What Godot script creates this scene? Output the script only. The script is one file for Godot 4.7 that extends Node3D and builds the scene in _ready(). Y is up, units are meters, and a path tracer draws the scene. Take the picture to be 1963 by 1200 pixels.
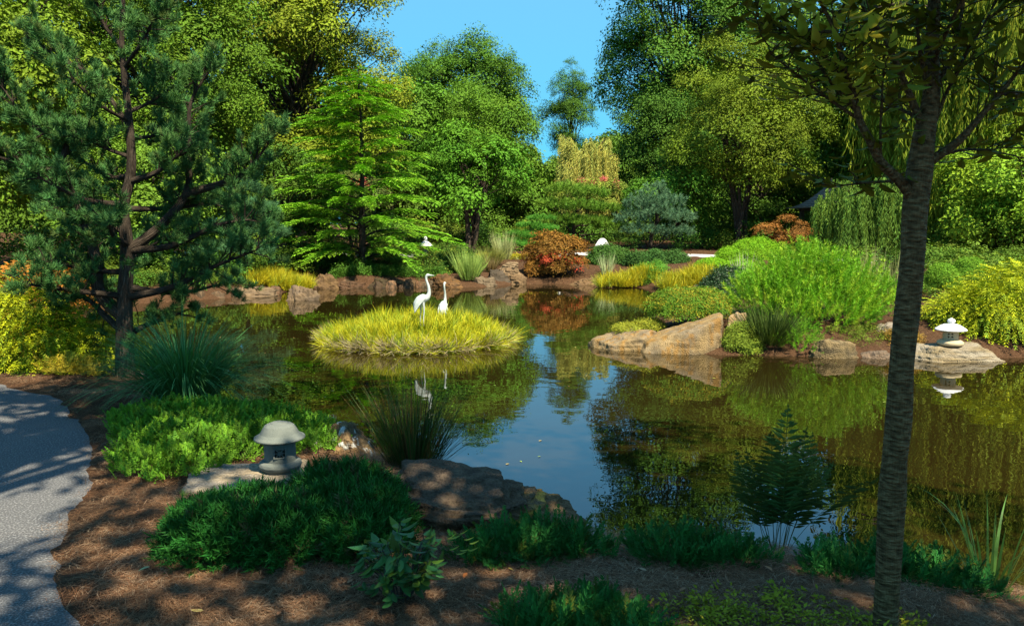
extends Node3D
# A Japanese garden pond seen from its shaded bank. Water level is y = 0, the camera looks along -z.

var rng := RandomNumberGenerator.new()
var M := {}            # materials
var S := {}            # shared meshes
var names := {}
var pond := PackedVector2Array([
	Vector2(14, -4.5), Vector2(9, -3.2), Vector2(5, -3.4), Vector2(2.9, -3.9), Vector2(2.2, -4.45), Vector2(1.56, -4.68), Vector2(0.71, -4.8),
	Vector2(0.35, -5.1), Vector2(0.1, -5.6), Vector2(-0.35, -6.1), Vector2(-1.3, -6.9), Vector2(-2.03, -7.6), Vector2(-2.9, -8.3), Vector2(-4.0, -9.5),
	Vector2(-5.2, -10.5), Vector2(-6.0, -11.0), Vector2(-8, -11.8), Vector2(-9.8, -13.5), Vector2(-10.5, -17), Vector2(-9.6, -20.5), Vector2(-7.9, -22),
	Vector2(-6.9, -24.1), Vector2(-6.3, -26.1), Vector2(-4.7, -25.8), Vector2(-3.1, -26.6), Vector2(-2, -25.9), Vector2(-.9, -26.2), Vector2(.15, -27.4),
	Vector2(2.64, -27.4), Vector2(4.46, -25.5), Vector2(5.63, -24.1), Vector2(6.2, -21.5), Vector2(5.2, -19.5), Vector2(3.2, -17.6), Vector2(2.4, -16),
	Vector2(1.9, -14.4), Vector2(2.0, -13.2), Vector2(2.5, -12.6), Vector2(3.3, -12.3), Vector2(3.7, -12.3), Vector2(5.2, -12.05), Vector2(6.1, -12.05),
	Vector2(7.2, -12.0), Vector2(9, -12.2), Vector2(13, -12.5), Vector2(18, -11), Vector2(19, -7)])

# ---------------------------------------------------------------- small tools
func R(a: float, b: float) -> float: return rng.randf_range(a, b)
func sd(text) -> void: rng.seed = hash(text)
func V(x: float, y: float, z: float) -> Vector3: return Vector3(x, y, z)

class MB:
	var v := PackedVector3Array()
	var n := PackedVector3Array()
	var c := PackedColorArray()
	var u := PackedVector2Array()
	var i := PackedInt32Array()
	func tri(a: Vector3, b: Vector3, d: Vector3, col: Color) -> void:
		var k := v.size()
		v.append(a); v.append(b); v.append(d)
		c.append(col); c.append(col); c.append(col)
		i.append(k); i.append(k + 1); i.append(k + 2)
	func quad(a: Vector3, b: Vector3, d: Vector3, e: Vector3, col: Color) -> void:
		var k := v.size()
		v.append(a); v.append(b); v.append(d); v.append(e)
		for j in 4: c.append(col)
		i.append_array([k, k + 1, k + 2, k, k + 2, k + 3])
	func mesh(smooth := false) -> ArrayMesh:
		var m := ArrayMesh.new()
		var a := []
		a.resize(Mesh.ARRAY_MAX)
		a[Mesh.ARRAY_VERTEX] = v
		a[Mesh.ARRAY_INDEX] = i
		if c.size() == v.size(): a[Mesh.ARRAY_COLOR] = c
		if u.size() == v.size(): a[Mesh.ARRAY_TEX_UV] = u
		if smooth and n.size() != v.size():
			n = PackedVector3Array(); n.resize(v.size())
			for t in range(0, i.size(), 3):
				var w := (v[i[t + 2]] - v[i[t]]).cross(v[i[t + 1]] - v[i[t]])
				n[i[t]] += w; n[i[t + 1]] += w; n[i[t + 2]] += w
			for t in n.size(): n[t] = n[t].normalized() if n[t].length_squared() > 1e-20 else Vector3.UP
		if n.size() == v.size(): a[Mesh.ARRAY_NORMAL] = n
		m.add_surface_from_arrays(Mesh.PRIMITIVE_TRIANGLES, a)
		return m

func numbered(called: String) -> String:
	if not names.has(called):
		names[called] = 0
		return called
	names[called] += 1
	return "%s_%03d" % [called, names[called]]

func tag(o: Node, label: String, category: String, group := "", kind := "") -> void:
	o.set_meta("label", label)
	o.set_meta("category", category)
	if group: o.set_meta("group", group)
	if kind: o.set_meta("kind", kind)

func thing(called: String, label: String, category: String, at := Vector3.ZERO, turn := 0.0, group := "") -> Node3D:
	var o := Node3D.new()
	o.name = numbered(called)
	add_child(o)
	o.position = at
	o.rotation.y = turn
	tag(o, label, category, group)
	sd(label + str(at))
	return o

func part(parent: Node, called: String, m: Mesh, mat: Material, at := Vector3.ZERO) -> MeshInstance3D:
	var o := MeshInstance3D.new()
	o.mesh = m
	o.material_override = mat
	o.name = called
	o.position = at
	parent.add_child(o, true)
	return o

func flat_arrays(m: Mesh) -> Array:            # positions and colours triangle by triangle
	if not S.has(m):
		var a := m.surface_get_arrays(0)
		var v: PackedVector3Array = a[Mesh.ARRAY_VERTEX]
		var c: PackedColorArray = a[Mesh.ARRAY_COLOR]
		var fv := PackedVector3Array()
		var fc := PackedColorArray()
		for k in a[Mesh.ARRAY_INDEX]:
			fv.append(v[k]); fc.append(c[k])
		S[m] = [fv, fc]
	return S[m]

func scatter(parent: Node, called: String, m: Mesh, mat: Material, xf: Array[Transform3D], cols: PackedColorArray, top := false, bake := true) -> GeometryInstance3D:
	var o: GeometryInstance3D
	if bake:                                   # one mesh of all the pieces
		var f := flat_arrays(m)
		var base: PackedVector3Array = f[0]
		var own: PackedColorArray = f[1]
		var shades := []
		for k in mini(24, cols.size()):
			var w: Color = cols[(k * 37) % cols.size()]
			var t := PackedColorArray()
			for q in own: t.append(Color(q.r * w.r, q.g * w.g, q.b * w.b))
			shades.append([w, t])
		var v := PackedVector3Array()
		var c := PackedColorArray()
		for k in xf.size():
			v.append_array(xf[k] * base)
			var w2 := cols[k]
			var best := 0
			var near := 1e9
			for q in shades.size():
				var e: Color = shades[q][0]
				var dd := absf(e.r - w2.r) + absf(e.g - w2.g)
				if dd < near:
					near = dd; best = q
			c.append_array(shades[best][1])
		var am := ArrayMesh.new()
		var arr := []
		arr.resize(Mesh.ARRAY_MAX)
		arr[Mesh.ARRAY_VERTEX] = v
		arr[Mesh.ARRAY_COLOR] = c
		am.add_surface_from_arrays(Mesh.PRIMITIVE_TRIANGLES, arr)
		var mi := MeshInstance3D.new()
		mi.mesh = am
		total += v.size() / 3
		o = mi
	else:
		var mm := MultiMesh.new()
		mm.transform_format = MultiMesh.TRANSFORM_3D
		mm.use_colors = true
		mm.mesh = m
		mm.instance_count = xf.size()
		for k in xf.size():
			mm.set_instance_transform(k, xf[k])
			mm.set_instance_color(k, cols[k])
		var mn := MultiMeshInstance3D.new()
		mn.multimesh = mm
		o = mn
	o.material_override = mat
	o.name = called
	if top: o.name = numbered(called)
	o.set_meta("kind", "stuff")
	parent.add_child(o, true)
	return o

var total := 0

func structure(called: String, m: Mesh, mat: Material) -> MeshInstance3D:
	var o := part(self, called, m, mat)
	o.set_meta("kind", "structure")
	return o

func basis_to(y: Vector3, hint: Vector3) -> Basis:
	var yy := y.normalized()
	var x := yy.cross(hint)
	if x.length_squared() < 1e-6: x = yy.cross(Vector3(0.31, 0.2, 0.93))
	x = x.normalized()
	return Basis(x, yy, x.cross(yy))

func rdir() -> Vector3:
	var z := R(-1, 1)
	var a := R(0, TAU)
	var r := sqrt(1 - z * z)
	return Vector3(r * cos(a), z, r * sin(a))

func tint(col: Color, v: float, warm := 0.0) -> Color:
	var k := R(1 - v, 1 + v)
	var w := R(-warm, warm)
	return Color(col.r * k * (1 + w), col.g * k, col.b * k * (1 - w * .5))

func smooth(a: float, b: float, x: float) -> float:
	var t := clampf((x - a) / (b - a), 0, 1)
	return t * t * (3 - 2 * t)

# ---------------------------------------------------------------- terrain
var lumps := FastNoiseLite.new()

func shore(x: float, z: float) -> float:            # signed distance to the pond's edge, positive on land
	var p := Vector2(x, z)
	var best := 1e9
	var inside := false
	var n := pond.size()
	var a := pond[n - 1]
	for k in n:
		var b := pond[k]
		var e := b - a
		var t := clampf((p - a).dot(e) / e.length_squared(), 0, 1)
		best = minf(best, p.distance_squared_to(a + e * t))
		if (a.y > z) != (b.y > z) and x < (b.x - a.x) * (z - a.y) / (b.y - a.y) + a.x: inside = not inside
		a = b
	return -sqrt(best) if inside else sqrt(best)

func height(x: float, z: float) -> float:
	if x < -40 or x > 40 or z < -60 or z > 20:
		return .35 + .022 * minf(maxf(0, -z - 28), 60) + maxf(0, absf(x) - 20) * .012 + lumps.get_noise_2d(x * .1, z * .1) * .3
	var d := shore(x, z)
	if d < 0: return maxf(-.7, d * .55)
	var h := .34 * (1 - exp(-d * 2.0)) + lumps.get_noise_2d(x, z) * .05 * smooth(0, .8, d)
	h += .022 * maxf(0, -z - 28) + maxf(0, absf(x) - 20) * .012
	if x > 2 and z < -12: h += .16 * smooth(.5, 3, d)          # the far bank is a little higher
	if z < -21: h += .2 * smooth(.3, 5, d)
	return h

func spot(x: float, z: float, dy := 0.0) -> Vector3: return Vector3(x, height(x, z) + dy, z)

func spread(lo: float, hi: float, mid: float, first: float, grow: float) -> PackedFloat32Array:
	var up := PackedFloat32Array()
	var s := first
	var p := mid
	while p < hi:
		up.append(p); p += s; s *= grow
	up.append(hi)
	var down := PackedFloat32Array()
	s = first; p = mid - first
	while p > lo:
		down.append(p); s *= grow; p -= s
	down.append(lo)
	down.reverse()
	return down + up

func make_ground() -> void:
	var xs := spread(-420, 420, 0, .075, 1.022)
	var zs := spread(-500, 60, -5, .075, 1.0185)
	var b := MB.new()
	for z in zs:
		for x in xs:
			b.v.append(Vector3(x, height(x, z), z))
	var w := xs.size()
	for j in zs.size() - 1:
		for k in w - 1:
			var q := j * w + k
			b.i.append_array([q, q + 1, q + w + 1, q, q + w + 1, q + w])
	structure("ground", b.mesh(true), M.straw_floor)

func ribbon(pts: Array, widths: Array, lift: float, across: int, step: float, wob := 0.0) -> ArrayMesh:
	var c := Curve3D.new()
	for p in pts: c.add_point(Vector3(p.x, 0, p.y))
	for k in range(1, pts.size() - 1):
		var t: Vector2 = (pts[k + 1] - pts[k - 1]) * .18
		c.set_point_in(k, Vector3(-t.x, 0, -t.y)); c.set_point_out(k, Vector3(t.x, 0, t.y))
	var n := int(c.get_baked_length() / step)
	var b := MB.new()
	for k in n + 1:
		var s := c.get_baked_length() * k / n
		var p := c.sample_baked(s)
		var q := c.sample_baked(minf(s + .05, c.get_baked_length())) - c.sample_baked(maxf(0, s - .05))
		var side := Vector3(-q.z, 0, q.x).normalized()
		var f := float(k) / n * (widths.size() - 1)
		var wd: float = lerpf(widths[int(f)], widths[mini(int(f) + 1, widths.size() - 1)], f - int(f))
		for j in across + 1:
			var t := float(j) / across * 2 - 1
			var o := p + side * t * wd * .5
			if j == 0 or j == across: o += side * lumps.get_noise_2d(o.x * 6, o.z * 6) * wob * t
			b.v.append(Vector3(o.x, height(o.x, o.z) + lift - (.03 if j == 0 or j == across else 0.0), o.z))
	for k in n:
		for j in across:
			var q2 := k * (across + 1) + j
			b.i.append_array([q2, q2 + 1, q2 + across + 2, q2, q2 + across + 2, q2 + across + 1])
	return b.mesh(true)

# ---------------------------------------------------------------- textures and materials
func noise_image(size: int, freq: float, kind: int, octaves: int, sd_: int) -> Image:
	var f := FastNoiseLite.new()
	f.seed = sd_
	f.noise_type = kind as FastNoiseLite.NoiseType
	f.frequency = freq
	f.fractal_octaves = octaves
	return f.get_seamless_image(size, size)

func ramp_image(src: Image, stops: Array) -> ImageTexture:      # stops: [level, Color linear]
	var g := Gradient.new()
	var offs := PackedFloat32Array()
	var cols := PackedColorArray()
	for s in stops:
		offs.append(s[0]); cols.append((s[1] as Color).linear_to_srgb())
	g.offsets = offs; g.colors = cols
	var lut := PackedColorArray()
	for k in 256: lut.append(g.sample(k / 255.0))
	var im := Image.create(src.get_width(), src.get_height(), true, Image.FORMAT_RGB8)
	for y in src.get_height():
		for x in src.get_width():
			im.set_pixel(x, y, lut[int(src.get_pixel(x, y).r * 255)])
	im.generate_mipmaps()
	return ImageTexture.create_from_image(im)

func gray(src: Image) -> ImageTexture: return ImageTexture.create_from_image(src)

func stick_image(size: int, count: int, base: Color, cols: Array, lo: float, hi: float, sd_: int) -> Array:
	rng.seed = sd_
	var im := Image.create(size, size, false, Image.FORMAT_RGB8)
	var hm := Image.create(size, size, false, Image.FORMAT_L8)
	im.fill(base.linear_to_srgb())
	hm.fill(Color(.1, .1, .1))
	for k in count:
		var p := Vector2(R(0, size), R(0, size))
		var a := R(0, TAU)
		var bend := R(-.02, .02)
		var len := R(lo, hi)
		var c: Color = cols[rng.randi() % cols.size()]
		c = tint(c, .35).linear_to_srgb()
		var lvl := .3 + .7 * k / count
		for s in int(len):
			a += bend * .5
			p += Vector2(cos(a), sin(a))
			var x := posmod(int(p.x), size)
			var y := posmod(int(p.y), size)
			im.set_pixel(x, y, c)
			hm.set_pixel(x, y, Color(lvl, lvl, lvl))
	return [ImageTexture.create_from_image(im), ImageTexture.create_from_image(hm)]

func mat(rough: float, col := Color(1, 1, 1), vertex := false) -> StandardMaterial3D:
	var m := StandardMaterial3D.new()
	m.albedo_color = col.linear_to_srgb()
	m.roughness = rough
	m.vertex_color_use_as_albedo = vertex
	return m

func leafy(rough: float, spec: float, back: float) -> StandardMaterial3D:
	var m := mat(rough, Color(1, 1, 1), true)
	m.metallic_specular = spec
	if back > 0:
		m.backlight_enabled = true
		m.backlight = Color(back, back * .95, back * .35)
	return m

func triplanar(m: StandardMaterial3D, tex: Texture2D, scale: float, bump: Texture2D = null, cm := 0.0, world := true) -> StandardMaterial3D:
	m.albedo_texture = tex
	m.uv1_triplanar = true
	m.uv1_world_triplanar = world
	m.uv1_scale = Vector3.ONE * scale
	if bump:
		m.heightmap_enabled = true
		m.heightmap_texture = bump
		m.heightmap_scale = cm
	return m

func make_materials() -> void:
	var fine := noise_image(512, .06, FastNoiseLite.TYPE_SIMPLEX_SMOOTH, 5, 3)
	var coarse := noise_image(512, .012, FastNoiseLite.TYPE_SIMPLEX_SMOOTH, 5, 8)
	var cell := noise_image(512, .16, FastNoiseLite.TYPE_CELLULAR, 1, 5)
	M.leaf = leafy(.6, .2, .5)
	M.gloss_leaf = leafy(.4, .4, .55)
	M.needle = leafy(.65, .25, .4)
	M.blade = leafy(.55, .3, .6)
	M.dry = leafy(.8, .2, .2)
	# pine straw, drawn as strewn needles
	var st := stick_image(1024, 9000, Color(.035, .017, .008), [Color(.14, .07, .034), Color(.1, .05, .024), Color(.2, .125, .07), Color(.06, .03, .016)], 40, 110, 77)
	M.straw_floor = triplanar(mat(.9), st[0], .62, st[1], 1.2)
	var gv := ramp_image(cell, [[0.0, Color(.05, .05, .05)], [.35, Color(.1, .1, .1)], [.7, Color(.17, .17, .165)], [1.0, Color(.3, .3, .29)]])
	M.gravel = triplanar(mat(.9), gv, 1.1, gray(cell), 1.0)
	var pv := ramp_image(fine, [[0.0, Color(.36, .33, .3)], [.5, Color(.5, .48, .46)], [1.0, Color(.6, .59, .57)]])
	M.paving = triplanar(mat(.85), pv, .5, gray(fine), .3)
	# stones take their broad colour from the vertices, grain and pits from the texture
	var gr := ramp_image(fine, [[0.0, Color(.42, .4, .38)], [.42, Color(.85, .84, .82)], [.6, Color(1, 1, 1)], [1.0, Color(1, .95, .86)]])
	M.stone = triplanar(mat(.82, Color(1, 1, 1), true), gr, 1.3, gray(fine), 1.6)
	M.rough_stone = triplanar(mat(.85, Color(1, 1, 1), true), gr, 2.3, gray(fine), 1.1)
	var gn := ramp_image(cell, [[0.0, Color(.07, .08, .07)], [.5, Color(.14, .155, .135)], [1.0, Color(.2, .215, .185)]])
	M.granite = triplanar(mat(.8), gn, 5.0, gray(fine), .25, false)
	var wn := ramp_image(fine, [[0.0, Color(.42, .42, .4)], [.45, Color(.66, .67, .66)], [1.0, Color(.74, .75, .75)]])
	M.white_stone = triplanar(mat(.7), wn, 3.0, gray(fine), .2, false)
	var sn := ramp_image(fine, [[0.0, Color(.3, .24, .14)], [.5, Color(.44, .36, .22)], [1.0, Color(.52, .44, .3)]])
	M.warm_stone = triplanar(mat(.8), sn, 3.0, gray(fine), .25, false)
	var cr := ramp_image(fine, [[0.0, Color(.2, .25, .22)], [.4, Color(.4, .45, .42)], [1.0, Color(.5, .54, .52)]])
	M.crane_paint = triplanar(mat(.5), cr, 4.0, gray(fine), .25, false)
	# bark: tubes carry u round the stem and v in metres along it
	var bk := Image.create(256, 512, false, Image.FORMAT_L8)
	var nb := FastNoiseLite.new()
	nb.seed = 21; nb.frequency = 1.0; nb.fractal_octaves = 4
	for y in 512:
		for x in 256:
			var a := x / 256.0 * TAU
			var t := nb.get_noise_3d(cos(a) * 3.2, sin(a) * 3.2, y / 512.0 * 3.0)
			var t2 := nb.get_noise_3d(cos(a) * 9 + 7, sin(a) * 9, y / 512.0 * 9.0)
			var e := minf(absf(y - 0), absf(512 - y)) / 60.0
			bk.set_pixel(x, y, Color.WHITE * clampf(.5 + (absf(t) * 1.5 - .3) * minf(1, e) + t2 * .3, 0, 1))
	M.bark = mat(.9)
	M.bark.albedo_texture = ramp_image(bk, [[0.0, Color(.018, .014, .01)], [.45, Color(.06, .046, .033)], [1.0, Color(.13, .1, .075)]])
	M.bark.heightmap_enabled = true
	M.bark.heightmap_texture = gray(bk)
	M.bark.heightmap_scale = 2.0
	var ck := Image.create(512, 512, false, Image.FORMAT_L8)
	for y in 512:
		for x in 512:
			var a2 := x / 512.0 * TAU
			var t3 := nb.get_noise_3d(cos(a2) * .9, sin(a2) * .9, y / 512.0 * 48.0)
			var t4 := nb.get_noise_3d(cos(a2) * 6 + 3, sin(a2) * 6, y / 512.0 * 14.0)
			ck.set_pixel(x, y, Color.WHITE * clampf(.45 + t3 * .6 + t4 * .16, 0, 1))
	M.cherry_bark = mat(.75)
	M.cherry_bark.albedo_texture = ramp_image(ck, [[0.0, Color(.034, .021, .009)], [.4, Color(.1, .064, .027)], [.62, Color(.15, .1, .044)], [1.0, Color(.26, .19, .1)]])
	M.cherry_bark.heightmap_enabled = true
	M.cherry_bark.heightmap_texture = gray(ck)
	M.cherry_bark.heightmap_scale = 1.2
	for k in ["bark", "cherry_bark", "stone", "granite", "gravel", "straw_floor", "warm_stone"]: M[k].metallic_specular = .22
	M.twig = mat(.85, Color(.05, .038, .026))
	M.soil = mat(.95, Color(.05, .035, .02))
	M.wood = triplanar(mat(.8, Color(.62, .52, .42)), ramp_image(coarse, [[0.0, Color(.14, .11, .08)], [1.0, Color(.3, .25, .2)]]), 1.5)
	M.shingle = mat(.85, Color(.2, .16, .13))
	
	# pond: murky brown water, smooth with faint wind ripples
	var wv := FastNoiseLite.new()
	wv.seed = 4; wv.frequency = .02; wv.fractal_octaves = 3; wv.fractal_gain = .42
	var rip := wv.get_seamless_image(1024, 1024)
	M.water = mat(.008, Color(.013, .009, .002))
	M.water.metallic_specular = .7
	M.water.heightmap_enabled = true
	M.water.heightmap_texture = gray(rip)
	M.water.heightmap_scale = .1

# ---------------------------------------------------------------- shapes
func tube(b: MB, pts: PackedVector3Array, rad: PackedFloat32Array, sides := 7, vscale := 1.0) -> void:
	var k0 := b.v.size()
	var along := 0.0
	var x := Vector3.ZERO
	for k in pts.size():
		var t := (pts[mini(k + 1, pts.size() - 1)] - pts[maxi(k - 1, 0)]).normalized()
		if k == 0:
			x = t.cross(Vector3(0, 0, 1) if absf(t.z) < .9 else Vector3(1, 0, 0)).normalized()
		else:
			along += pts[k].distance_to(pts[k - 1])
			x = (x - t * x.dot(t)).normalized()
		var y := t.cross(x)
		for s in sides + 1:
			var a := TAU * s / sides
			var d := x * cos(a) + y * sin(a)
			b.v.append(pts[k] + d * rad[k])
			b.n.append(d)
			b.u.append(Vector2(float(s) / sides, along * vscale))
	for k in pts.size() - 1:
		for s in sides:
			var q := k0 + k * (sides + 1) + s
			b.i.append_array([q, q + sides + 1, q + 1, q + 1, q + sides + 1, q + sides + 2])

func smooth_line(pts: PackedVector3Array, rad: PackedFloat32Array, sub := 4) -> Array:      # Catmull-Rom
	var p := PackedVector3Array()
	var r := PackedFloat32Array()
	var n := pts.size()
	for k in n - 1:
		var a := pts[maxi(k - 1, 0)]
		var d := pts[mini(k + 2, n - 1)]
		for s in sub:
			var t := float(s) / sub
			p.append(pts[k].cubic_interpolate(pts[k + 1], a, d, t))
			r.append(lerpf(rad[k], rad[k + 1], t))
	p.append(pts[n - 1]); r.append(rad[n - 1])
	return [p, r]

func limb(b: MB, a: Vector3, d: Vector3, r0: float, r1: float, lift: float, sides := 6, wob := .05) -> PackedVector3Array:
	var len := a.distance_to(d)
	var p := PackedVector3Array()
	var r := PackedFloat32Array()
	for k in 7:
		var t := k / 6.0
		var q := a.lerp(d, t) + Vector3(0, lift * len * t * (1 - t) * 2, 0)
		if k > 0 and k < 6: q += Vector3(R(-1, 1), R(-1, 1), R(-1, 1)) * wob * len * .5
		p.append(q)
		r.append(lerpf(r0, r1, pow(t, .8)))
	tube(b, p, r, sides)
	return p

func leaf(b: MB, p: Vector3, dir: Vector3, nrm: Vector3, L: float, W: float, col: Color) -> void:
	var s := dir.cross(nrm).normalized() * W * .5
	var n := s.cross(dir).normalized()
	var m := p + dir * L * .42 + n * W * .18
	b.tri(p, m + s, p + dir * L, col)
	b.tri(p, p + dir * L, m - s, col)

func shade() -> Color: return Color.WHITE * R(.72, 1.2)

func cluster(n: int, r: float, flat: float, L: float, W: float, droop: float) -> ArrayMesh:
	var b := MB.new()
	for k in n:
		var d := rdir()
		var p := d * pow(rng.randf(), .5) * r
		p.y *= flat
		var out := Vector3(d.x, 0, d.z).normalized()
		var dir := (out + rdir() * .6 + Vector3(0, -droop, 0)).normalized()
		var nrm := (Vector3.UP * 1.0 + rdir() * .75 + out * .25).normalized()
		leaf(b, p, dir, nrm, L * R(.7, 1.25), W * R(.75, 1.2), shade())
	return b.mesh()

func bough(clumps: int, n: int, r: float, flat: float, L: float, W: float, droop: float) -> ArrayMesh:
	# the leafy end of a limb, one unit in radius: clumps of leaves over a rounded cloud
	var b := MB.new()
	for q in clumps:
		var e := rdir()
		if e.y < -.35: e.y *= -.6
		e = e.normalized()
		var c := Vector3(e.x, e.y * .8, e.z) * R(.5, 1.05)
		var up := (Vector3.UP * .8 + e * .7 + rdir() * .35).normalized()
		var bs := basis_to(up, rdir()) * R(.7, 1.3)
		var tone := R(.8, 1.2)
		for k in n:
			var d := rdir()
			var p := d * pow(rng.randf(), .5) * r
			p.y *= flat
			var out := Vector3(d.x, 0, d.z).normalized()
			var dir := (out + rdir() * .6 + Vector3(0, -droop, 0)).normalized()
			var nrm := (Vector3.UP + rdir() * .75 + out * .25).normalized()
			var lc := Color.WHITE * tone * R(.65, 1.25)
			if rng.randf() < .05: lc = Color(1.7, 1.15, .7) * tone
			leaf(b, c + bs * p, bs.orthonormalized() * dir, bs.orthonormalized() * nrm, L * R(.5, 1.35), W * R(.6, 1.25), lc)
	return b.mesh()

func feather(n: int, L: float, side: float, w: float, droop: float, lift := 0.0, spread_ := .9) -> ArrayMesh:
	# a flat spray: a stem along +y that droops towards +z, with slender branchlets on both sides
	var b := MB.new()
	for k in n:
		var t := (k + .5) / n
		var p := Vector3(0, L * t, droop * L * t * t)
		var len := side * (1 - .75 * t) * R(.7, 1.2) * minf(1, .55 + t * 2)
		for s in [-1.0, 1.0]:
			var dir := Vector3(s * spread_, .55 + t * .6, droop * t + lift + R(-.3, .3)).normalized()
			var nrm := Vector3(R(-.5, .5), R(-.2, .2), -1).normalized()
			leaf(b, p, dir, nrm, len, w * R(.8, 1.2), shade())
	leaf(b, Vector3(0, L * .85, droop * L * .75), Vector3(0, 1, droop).normalized(), Vector3(0, 0, -1), side * .5, w, shade())
	return b.mesh()

func tuft(n: int, stem: float, L: float, w: float, open: float) -> ArrayMesh:
	# a pine shoot: needles in all directions round the last centimetres of a twig along +y
	var b := MB.new()
	for k in n:
		var t := rng.randf()
		var a := R(0, TAU)
		var out := Vector3(cos(a), 0, sin(a))
		var dir := (out * open * R(.6, 1.2) + Vector3.UP * (.35 + .8 * t)).normalized()
		var p := Vector3(0, stem * t, 0)
		var s := dir.cross(rdir()).normalized() * w * .5
		b.tri(p - s, p + s, p + dir * L * R(.75, 1.1), shade())
	return b.mesh()

func blade(b: MB, root: Vector3, dir: Vector3, len: float, w: float, bend: float, segs: int, col: Color, twist := 0.0) -> void:
	var out := Vector3(dir.x, 0, dir.z)
	out = out.normalized() if out.length() > .001 else Vector3(1, 0, 0)
	var side := Vector3(-out.z, 0, out.x).rotated(Vector3.UP, twist)
	var p := root
	var d := dir.normalized()
	var k0 := b.v.size()
	for k in segs + 1:
		var t := float(k) / segs
		var ww := w * .5 * (1 - t * t) * minf(1, .5 + t * 3)
		b.v.append(p - side * ww); b.v.append(p + side * ww)
		b.c.append(col); b.c.append(col)
		p += d * len / segs
		d = (d + Vector3(0, -bend / segs, 0) + out * bend * .25 / segs).normalized()
	for k in segs:
		var q := k0 + k * 2
		b.i.append_array([q, q + 1, q + 3, q, q + 3, q + 2])

func grass_tuft(n: int, r: float, L: float, w: float, lean: float, bend: float, segs := 4) -> ArrayMesh:
	var b := MB.new()
	for k in n:
		var a := R(0, TAU)
		var o := Vector3(cos(a), 0, sin(a))
		blade(b, o * R(0, r), (Vector3.UP + o * R(.1, 1) * lean).normalized(), L * R(.6, 1.15), w * R(.7, 1.2), bend * R(.5, 1.3), segs, shade(), R(-.6, .6))
	return b.mesh()

func strand(L: float, step: float, leafL: float, leafW: float) -> ArrayMesh:
	# a hanging willow twig along -y with narrow leaves
	var b := MB.new()
	var y := 0.0
	var x := 0.0
	var z := 0.0
	while y < L:
		var a := R(0, TAU)
		var dir := Vector3(cos(a) * .55, -1, sin(a) * .55).normalized()
		leaf(b, Vector3(x, -y, z), dir, Vector3(sin(a), .4, -cos(a)), leafL * R(.7, 1.2), leafW, shade())
		y += step * R(.6, 1.3); x += R(-.02, .02); z += R(-.02, .02)
	b.quad(Vector3(-.006, 0, 0), Vector3(.006, 0, 0), Vector3(x + .003, -L, z), Vector3(x - .003, -L, z), Color(.9, .8, .6))
	return b.mesh()

func lathe(profile: Array, sides := 40, wob := 0.0) -> ArrayMesh:      # profile: [radius, y]
	var b := MB.new()
	var k0 := profile.size()
	for s in sides + 1:
		var a := TAU * s / sides
		for p in profile:
			var q := Vector3(cos(a) * p[0], p[1], sin(a) * p[0])
			q += q.normalized() * lumps.get_noise_3d(q.x * 60, q.y * 60, q.z * 60) * wob
			b.v.append(q)
	for s in sides:
		for k in k0 - 1:
			var q2 := s * k0 + k
			b.i.append_array([q2, q2 + 1, q2 + k0 + 1, q2, q2 + k0 + 1, q2 + k0])
	return b.mesh(true)

func soft_profile(pts: Array, r := .006) -> Array:      # doubles points near corners so that lathe edges stay crisp but rounded
	var o := []
	for k in pts.size():
		var p := Vector2(pts[k][0], pts[k][1])
		if k > 0:
			var q := Vector2(pts[k - 1][0], pts[k - 1][1])
			o.append_array([[p.lerp(q, minf(.3, r / maxf(p.distance_to(q), .0001))).x, p.lerp(q, minf(.3, r / maxf(p.distance_to(q), .0001))).y]])
		o.append([p.x, p.y])
		if k < pts.size() - 1:
			var q3 := Vector2(pts[k + 1][0], pts[k + 1][1])
			o.append([p.lerp(q3, minf(.3, r / maxf(p.distance_to(q3), .0001))).x, p.lerp(q3, minf(.3, r / maxf(p.distance_to(q3), .0001))).y])
	return o

func box(b: MB, c: Vector3, s: Vector3, e := Basis.IDENTITY) -> void:
	var h := s * .5
	for f in [[Vector3(1, 0, 0), Vector3(0, 1, 0), Vector3(0, 0, 1)], [Vector3(0, 1, 0), Vector3(0, 0, 1), Vector3(1, 0, 0)], [Vector3(0, 0, 1), Vector3(1, 0, 0), Vector3(0, 1, 0)]]:
		for g in [-1.0, 1.0]:
			var n: Vector3 = f[0] * g * h
			var u: Vector3 = f[1] * h
			var w: Vector3 = f[2] * h * g
			b.quad(c + e * (n - u - w), c + e * (n - u + w), c + e * (n + u + w), c + e * (n + u - w), Color.WHITE)

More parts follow.
